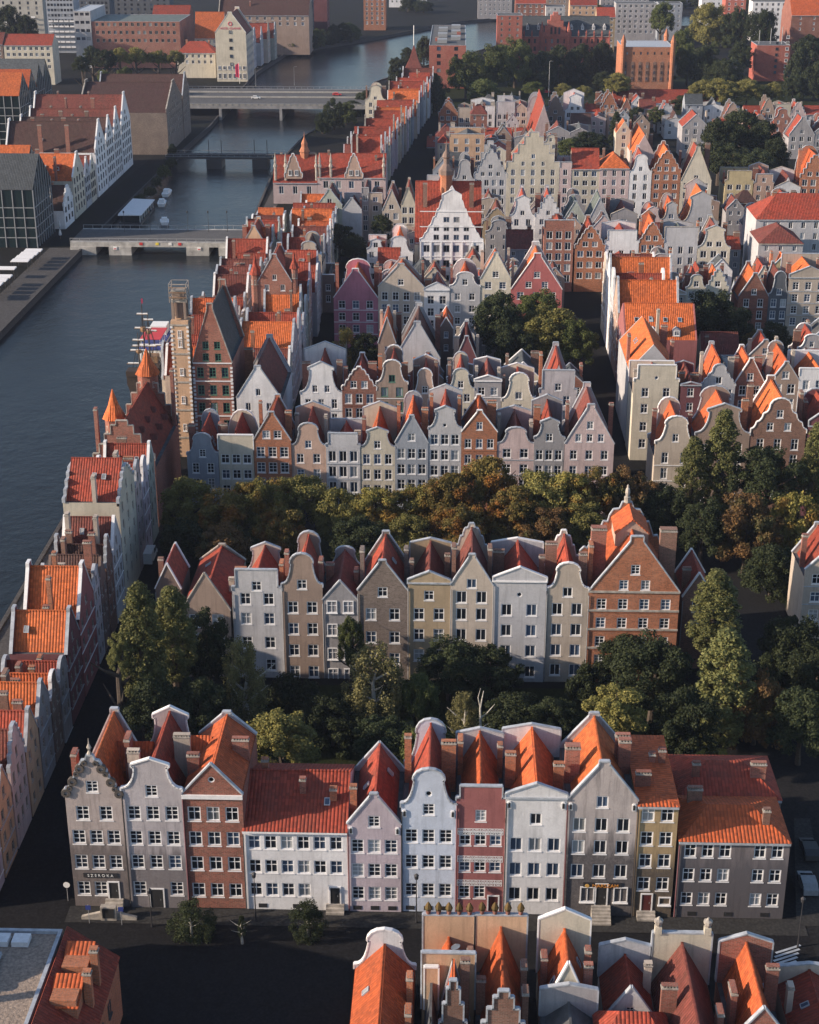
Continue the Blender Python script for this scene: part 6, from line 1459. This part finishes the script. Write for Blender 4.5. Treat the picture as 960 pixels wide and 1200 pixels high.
for k in range(4): b.hexa([(-.05+k*.6, .1*math.sin(k*1.5), 26.0-.15*k), (.55+k*.6, .1*math.sin(k*1.5+1.5), 26.0-.15*k-.1), (.55+k*.6, .1*math.sin(k*1.5+1.5)+.04, 26-.15*k-.1), (-.05+k*.6, .1*math.sin(k*1.5)+.04, 26-.15*k)], [(-.05+k*.6, .1*math.sin(k*1.5), 27.6-.15*k), (.55+k*.6, .1*math.sin(k*1.5+1.5), 27.5-.15*k), (.55+k*.6, .1*math.sin(k*1.5+1.5)+.04, 27.5-.15*k), (-.05+k*.6, .1*math.sin(k*1.5)+.04, 27.6-.15*k)], 'flag_red')
b.obj('flag', gal)
gal.scale = (.72, .72, .72)
p = G(192, 415, WZ)
tb = empty('tour_boat', (-73.6, p.y+2, WZ), math.pi/2, label='white and blue tour boat with red canopy behind dark sailing ship', cat='boat')
b = MB(); hull(b, 26, 6, 2.0, 'white_paint'); b.obj('hull', tb); b = MB(); b.box(-12.5, -2.7, 2.0, 6, 2.7, 4.2, 'white_paint'); b.obj('lower_cabin', tb)
b = MB(); b.box(-12, -2.75, 2.7, 5.5, 2.75, 3.5, 'blue_paint'); b.obj('window_band', tb); b = MB(); b.box(-12.6, -2.8, 4.2, 6.2, 2.8, 4.4, 'blue_paint'); b.obj('upper_deck', tb)
b = MB(); b.box(-11, -2.5, 6.4, -1, 2.5, 6.55, 'red_paint'); b.obj('canopy', tb)
for k in range(4):
    for sy in (-2.3, 2.3): b = MB(); b.tube([(-10.5+k*3, sy, 4.4), (-10.5+k*3, sy, 6.4)], .07, 'white_paint', 4); b.obj('canopy_post', tb)
b = MB(); b.box(0, -2, 4.4, 4.5, 2, 6.6, 'white_paint'); b.obj('wheelhouse', tb)
bar = G(168, 262, WZ); bg_ = empty('restaurant_barge', (-108.5, G(165, 258, WZ).y+4, WZ), math.pi/2, label='moored restaurant barge with broad white roof beside stone bridge', cat='boat')
b = MB(); b.box(-13, -3.6, -.4, 13, 3.6, 1.0, 'metal_dark'); b.obj('hull', bg_); b = MB(); b.box(-12, -3.2, 1.0, 12, 3.2, 3.4, 'glass_teal'); b.obj('cabin', bg_)
b = MB(); b.hexa([(-12.8, -3.9, 3.4), (12.8, -3.9, 3.4), (12.8, 3.9, 3.4), (-12.8, 3.9, 3.4)], [(-12.8, -3.9, 3.6), (12.8, -3.9, 3.6), (12.4, 3.7, 4.0), (-12.4, 3.7, 4.0)], 'canvas_white'); b.obj('roof', bg_)
for k in range(7): b = MB(); b.box(-12+k*4-.08, -3.4, 1.0, -12+k*4+.08, -3.25, 3.4, 'white_paint'); b.obj('post', bg_)
for i, (px, py, lb) in enumerate(((196, 228, 'white cabin cruiser farthest up river beside island bank'), (190, 240, 'white motorboat moored just ahead of restaurant barge'), (193, 262, 'small white boat beside restaurant barge'))):
    q_ = G(px, py, WZ); mb_ = empty('motorboat', (q_.x, q_.y, WZ), math.pi/2+.1*i, label=lb, cat='boat', group='small boats by the island')
    L = 9-1.5*i; b = MB(); hull(b, L, 3, 1.1, 'white_paint'); b.obj('hull', mb_); b = MB(); b.hexa([(-L*.3, -1, 1.1), (L*.12, -1, 1.1), (L*.12, 1, 1.1), (-L*.3, 1, 1.1)], [(-L*.28, -.9, 2.3), (L*.02, -.9, 2.3), (L*.02, .9, 2.3), (-L*.28, .9, 2.3)], 'white_paint'); b.obj('cabin', mb_)
    b = MB(); b.hexa([(L*.10, -.85, 1.3), (L*.125, -.85, 1.3), (L*.125, .85, 1.3), (L*.10, .85, 1.3)], [(L*.03, -.8, 2.15), (L*.045, -.8, 2.15), (L*.045, .8, 2.15), (L*.03, .8, 2.15)], 'glass'); b.obj('windscreen', mb_)
# ---------------------------------------------------------------- café canopies on the island quay
for i, (px, py, n_) in enumerate(((44, 297, 4), (22, 312, 1), (8, 328, 4), (-6, 342, 3))):
    q_ = G(px, py, 3)
    for k in range(n_):
        cn = empty('cafe_canopy', (q_.x-3+k*.2, q_.y+(k-n_/2)*4.2, 0), 0, label='white rectangular café canopy on island quay, bay %s of its %s terrace' % (ORD[k], ['northern', 'single', 'southern', 'nearest'][i]) if n_ > 1 else 'lone white café canopy on island quay between two terraces', cat='canopy', group='café canopies on the quay')
        b = MB(); b.hexa([(-2.6, -1.6, 2.8), (2.6, -1.6, 2.8), (2.6, 1.6, 2.8), (-2.6, 1.6, 2.8)], [(-2.6, -1.6, 2.95), (2.6, -1.6, 2.95), (2.5, 1.5, 3.15), (-2.5, 1.5, 3.15)], 'canvas_white'); b.obj('cloth', cn)
        for sx in (-2.4, 2.4):
            for sy in (-1.4, 1.4): b = MB(); b.tube([(sx, sy, 0), (sx, sy, 2.8)], .06, 'metal_dark', 5); b.obj('post', cn)
for i, (px, py) in enumerate(((70, 270), (71, 280))):
    q_ = G(px, py, 0); um = empty('closed_parasol', q_, 0, label='closed white parasol before dark glass house, %s one' % ['farther', 'nearer'][i], cat='parasol', group='closed parasols')
    b = MB(); b.tube([(0, 0, 0), (0, 0, 3)], .06, 'wood', 5); b.obj('pole', um); b = MB(); b.lathe([(.4, 1.2), (.5, 1.6), (.25, 2.8), (.05, 3.3)], 0, 0, 'canvas_white', 7); b.obj('cloth', um)
# ---------------------------------------------------------------- vehicles
def wheel_mesh():
    b = MB(); prof = [(0, -.11), (.33, -.11), (.36, -.06), (.36, .06), (.33, .11), (0, .11)]
    b.lathe([(r+.001, z) for r, z in prof], 0, 0, 'metal_dark', 12); return b.mesh('wheel')
WM = wheel_mesh()
def vehicle(loc, rz, label, mat, van=False, group='parked cars'):
    v = empty('van' if van else 'car', loc, rz, label=label, cat='van' if van else 'car', group=group)
    L, wd = (5.4, 2.0) if van else (4.3, 1.75); h = 2.3 if van else 1.45
    prof = [(-L/2, .35), (L/2, .35), (L/2, .95), (L/2-.75, 1.2), (L/2-1.5, h), (-L/2+.05, h), (-L/2, .9)] if van else [(-L/2, .35), (L/2, .35), (L/2, .8), (L/2-1.0, .95), (L/2-1.75, h), (-L/2+.9, h), (-L/2+.1, 1.0)]
    b = MB(); b.prism(prof, -wd/2, wd/2, mat); b.obj('body', v)
    b = MB(); k = -1.55 if van else -1.8
    b.poly([(L/2-.78, -wd/2+.12, 1.28 if van else 1.0), (L/2-.78, wd/2-.12, 1.28 if van else 1.0), (L/2-1.48 if van else L/2-1.7, wd/2-.15, h-.06), (L/2-1.48 if van else L/2-1.7, -wd/2+.15, h-.06)], 'glass'); o = b.obj('windscreen', v); o.location = (.03, 0, .03)
    for sy in (-1, 1):
        b = MB(); b.box(-L/2+(.4 if not van else 2.6), sy*wd/2-.01, 1.02 if not van else 1.3, L/2-(1.8 if not van else 1.4), sy*wd/2+.012, h-.15, 'glass'); b.obj('side_window', v)
        for sx in (-1, 1):
            o = link('wheel', WM, v, (sx*(L/2-.85), sy*(wd/2-.08), .36)); o.rotation_euler = (math.pi/2, 0, 0)
        b = MB(); b.box(L/2-.02, sy*.6-.16, .62, L/2+.02, sy*.6+.16, .78, 'white_paint'); b.obj('headlight', v)
    return v
q_ = G(171, 656, 0); vehicle((q_.x+.6, q_.y, 0.02), math.pi/2, 'white delivery van parked in quay street', 'white_paint', True, None)
for i, (px, py, m, lb) in enumerate(((868, 830, 'metal_grey', 'grey car in dark yard right of poplars, upper one'), (868, 848, 'white_paint', 'pale car in dark yard right of poplars, lower one'), (948, 1000, 'metal_dark', 'dark car at right edge of side street'), (946, 1040, 'metal_grey', 'grey car parked on side street near corner house'),
        (630, 108, 'metal_dark', 'dark car on far road below red institute'), (640, 109, 'red_paint', 'red car on far road below red institute'), (652, 108, 'white_paint', 'white car on far road below red institute'), (300, 116, 'white_paint', 'white car crossing road bridge'), (395, 112, 'red_paint', 'red car crossing road bridge'))):
    q_ = G(px, py, 5 if 'bridge' in lb else 0); vehicle((q_.x, q_.y, 5.05 if 'bridge' in lb else .03), 0 if i > 3 else math.pi/2, lb, m)
for i, (px, py) in enumerate(((852, 44), (866, 43), (878, 44))):
    q_ = G(px, py, 0); vehicle((q_.x, q_.y, .02), 0, 'white coach parked behind red apartment tower, %s from left' % ORD[i], 'white_paint', True, 'coaches behind the red tower').scale = (2.0, 1.3, 1.4)
# ---------------------------------------------------------------- lamps, masts, signs
def lamp(loc, h, label, mat='metal_dark', group='street lamps', arm=True):
    o = empty('street_lamp', loc, 0, label=label, cat='lamp', group=group)
    b = MB(); b.tube([(0, 0, 0), (0, 0, h*.1), (0, 0, h)], [.13, .09, .05], mat, 6); b.obj('post', o)
    b = MB()
    if arm: b.tube([(0, 0, h), (.5, 0, h+.25), (1.1, 0, h+.2)], .05, mat, 5); b.obj('arm', o); b = MB(); b.box(.9, -.14, h+.08, 1.5, .14, h+.2, 'metal_grey'); b.obj('lamp_head', o)
    else: b.lathe([(.08, h), (.22, h+.15), (.26, h+.55), (.3, h+.6), (.05, h+.85)], 0, 0, 'metal_dark', 8); b.obj('lantern', o)
    return o
for i, (px, py) in enumerate(((488, 1082), (178, 1086), (935, 1110), (300, 1080))): lamp(G(px, py, 0), 6 if i != 1 else 4.5, 'dark lantern post on square, %s from left' % ['third', 'first', 'fourth', 'second'][i], arm=False)
lamp(G(643, 113, 0), 17, 'tall white mast on lawn below red institute', 'white_paint', 'white masts'); lamp(G(817, 106, 0), 15, 'tall white mast right of large orange brick hall', 'white_paint', 'white masts'); lamp(G(112, 92, 0), 13, 'tall grey lamp on rough lawn before brick office', 'metal_grey', 'white masts')
for i, (px, py) in enumerate(((345, 100), (378, 102), (420, 101), (300, 101))): lamp((G(px, py, 5).x, G(px, py, 5).y, 5.0), 9, 'grey lamp on road bridge, %s from left' % ['second', 'third', 'fourth', 'first'][i], 'metal_grey')
for i, px in enumerate((148, 178, 222, 246, 268)): lamp((G(px, 270, 2.4).x, G(px, 272, 2.4).y, 2.4), 6, 'dark lamp on stone bridge, %s from left' % ORD[i], 'metal_dark', arm=False)
for i, (px, py, m) in enumerate(((143, 1084, 'blue_paint'), (105, 1082, 'blue_paint'), (80, 1056, 'white_paint'))):
    o = empty('road_sign', G(px, py, 0), 0, label=['blue road sign on square, nearer middle', 'blue road sign on square, nearer quay street', 'round white sign at corner of front row'][i], cat='sign', group='road signs')
    b = MB(); b.tube([(0, 0, 0), (0, 0, 2.6)], .04, 'metal_grey', 5); b.obj('post', o)
    b = MB()
    if i < 2: b.box(-.3, -.05, 1.9, .3, -.01, 2.5, m)
    else: b.prism([(.4*math.cos(k*.6283), 2.3+.4*math.sin(k*.6283)) for k in range(10)], -.06, -.01, m)
    b.obj('plate', o)
# zebra crossing in the lower right corner
A = G(905, 1137, 0)
for k in range(5):
    b = MB(); b.box(0, 0, .022, 3.4, .3, .026, 'zinc'); o = b.obj('crossing_stripe', kind='structure'); o.location = (A.x+k*.25, A.y+k*.7, 0); o.rotation_euler = (0, 0, .45)
# satellite dish
for hh, px, py in ((hb, 537, 1107),):
    b = MB(); b.lathe([(.02, 0), (.3, .06), (.48, .2), (.5, .2)], 0, 0, 'white_paint', 12); o = b.obj('satellite_dish', hh); o.location = (INFO[hh.name][0]*.62, .3, zy(537, 1107, 131)); o.rotation_euler = (math.pi/2+.3, 0, .3)
# ---------------------------------------------------------------- haze
b = MB(); b.box(-1400, -60, -5.5, 1400, 2400, 128, 'glass'); hz = b.obj('haze', kind='stuff')
m = bpy.data.materials.new('haze'); m.use_nodes = True; n = m.node_tree.nodes; n.remove(n['Principled BSDF']); v = n.new('ShaderNodeVolumePrincipled')
v.inputs['Color'].default_value = (.6, .7, 1, 1); v.inputs['Density'].default_value = .00005; v.inputs['Anisotropy'].default_value = .1
m.node_tree.links.new(v.outputs[0], n['Material Output'].inputs['Volume']); hz.data.materials.clear(); hz.data.materials.append(m)
# ---------------------------------------------------------------- leave out what stands wholly behind other things, then number the rows as seen
HIDDEN = set("""house.148 house.150 house.151 house.152 house.200 house.209 house.254 house.267 house.273 block distant_building.013 yard_house.012 yard_house.014 yard_house.016 yard_house.019 yard_house.020 yard_house.021 yard_house.022 yard_house.023 yard_house.024 yard_house.025 yard_house.028 yard_house.031 yard_house.032 yard_house.035 yard_house.043 yard_house.044 yard_house.047 yard_house.051 yard_house.054 yard_house.055 yard_house.056 yard_house.057 yard_house.058 yard_house.059 yard_house.060 yard_house.062 yard_house.065 yard_house.067 yard_house.068 yard_house.070 yard_house.072 yard_house.073 yard_house.074 yard_house.076 yard_house.077 yard_house.078 yard_house.087 yard_house.090 yard_house.093 yard_house.094 yard_house.095 yard_house.096 yard_house.098 yard_house.101 yard_house.107 yard_house.108 yard_house.109 yard_house.118 yard_house.123 tree.056 tree.140 tree.147 tree.148 tree.149 tree.150 tree.151 tree.152 tree.155 tree.157 tree.158 tree.159 tree.160 tree.161 tree.162 tree.163 tree.164 tree.165 tree.166 tree.167 tree.169 tree.170 tree.171 tree.177 tree.178 tree.179 tree.180 cafe_canopy.009 cafe_canopy.010 car car.001 car.004 car.006 van.001 van.002 van.003 street_lamp.005 street_lamp.006 street_lamp.008 street_lamp.009""".split())
kids = {}
for o in COL.objects:
    if o.parent: kids.setdefault(o.parent.name, []).append(o)
gone = [o for o in COL.objects if o.parent is None and o.name in HIDDEN]
for o in gone: gone += kids.get(o.name, [])
bpy.data.batch_remove(gone)
for key, items in PEND.items():
    alive = [(nm, fm) for nm, fm in items if nm not in HIDDEN]
    for i, (nm, fm) in enumerate(alive): COL.objects[nm]['label'] = fm.replace('@', NUM2[i])
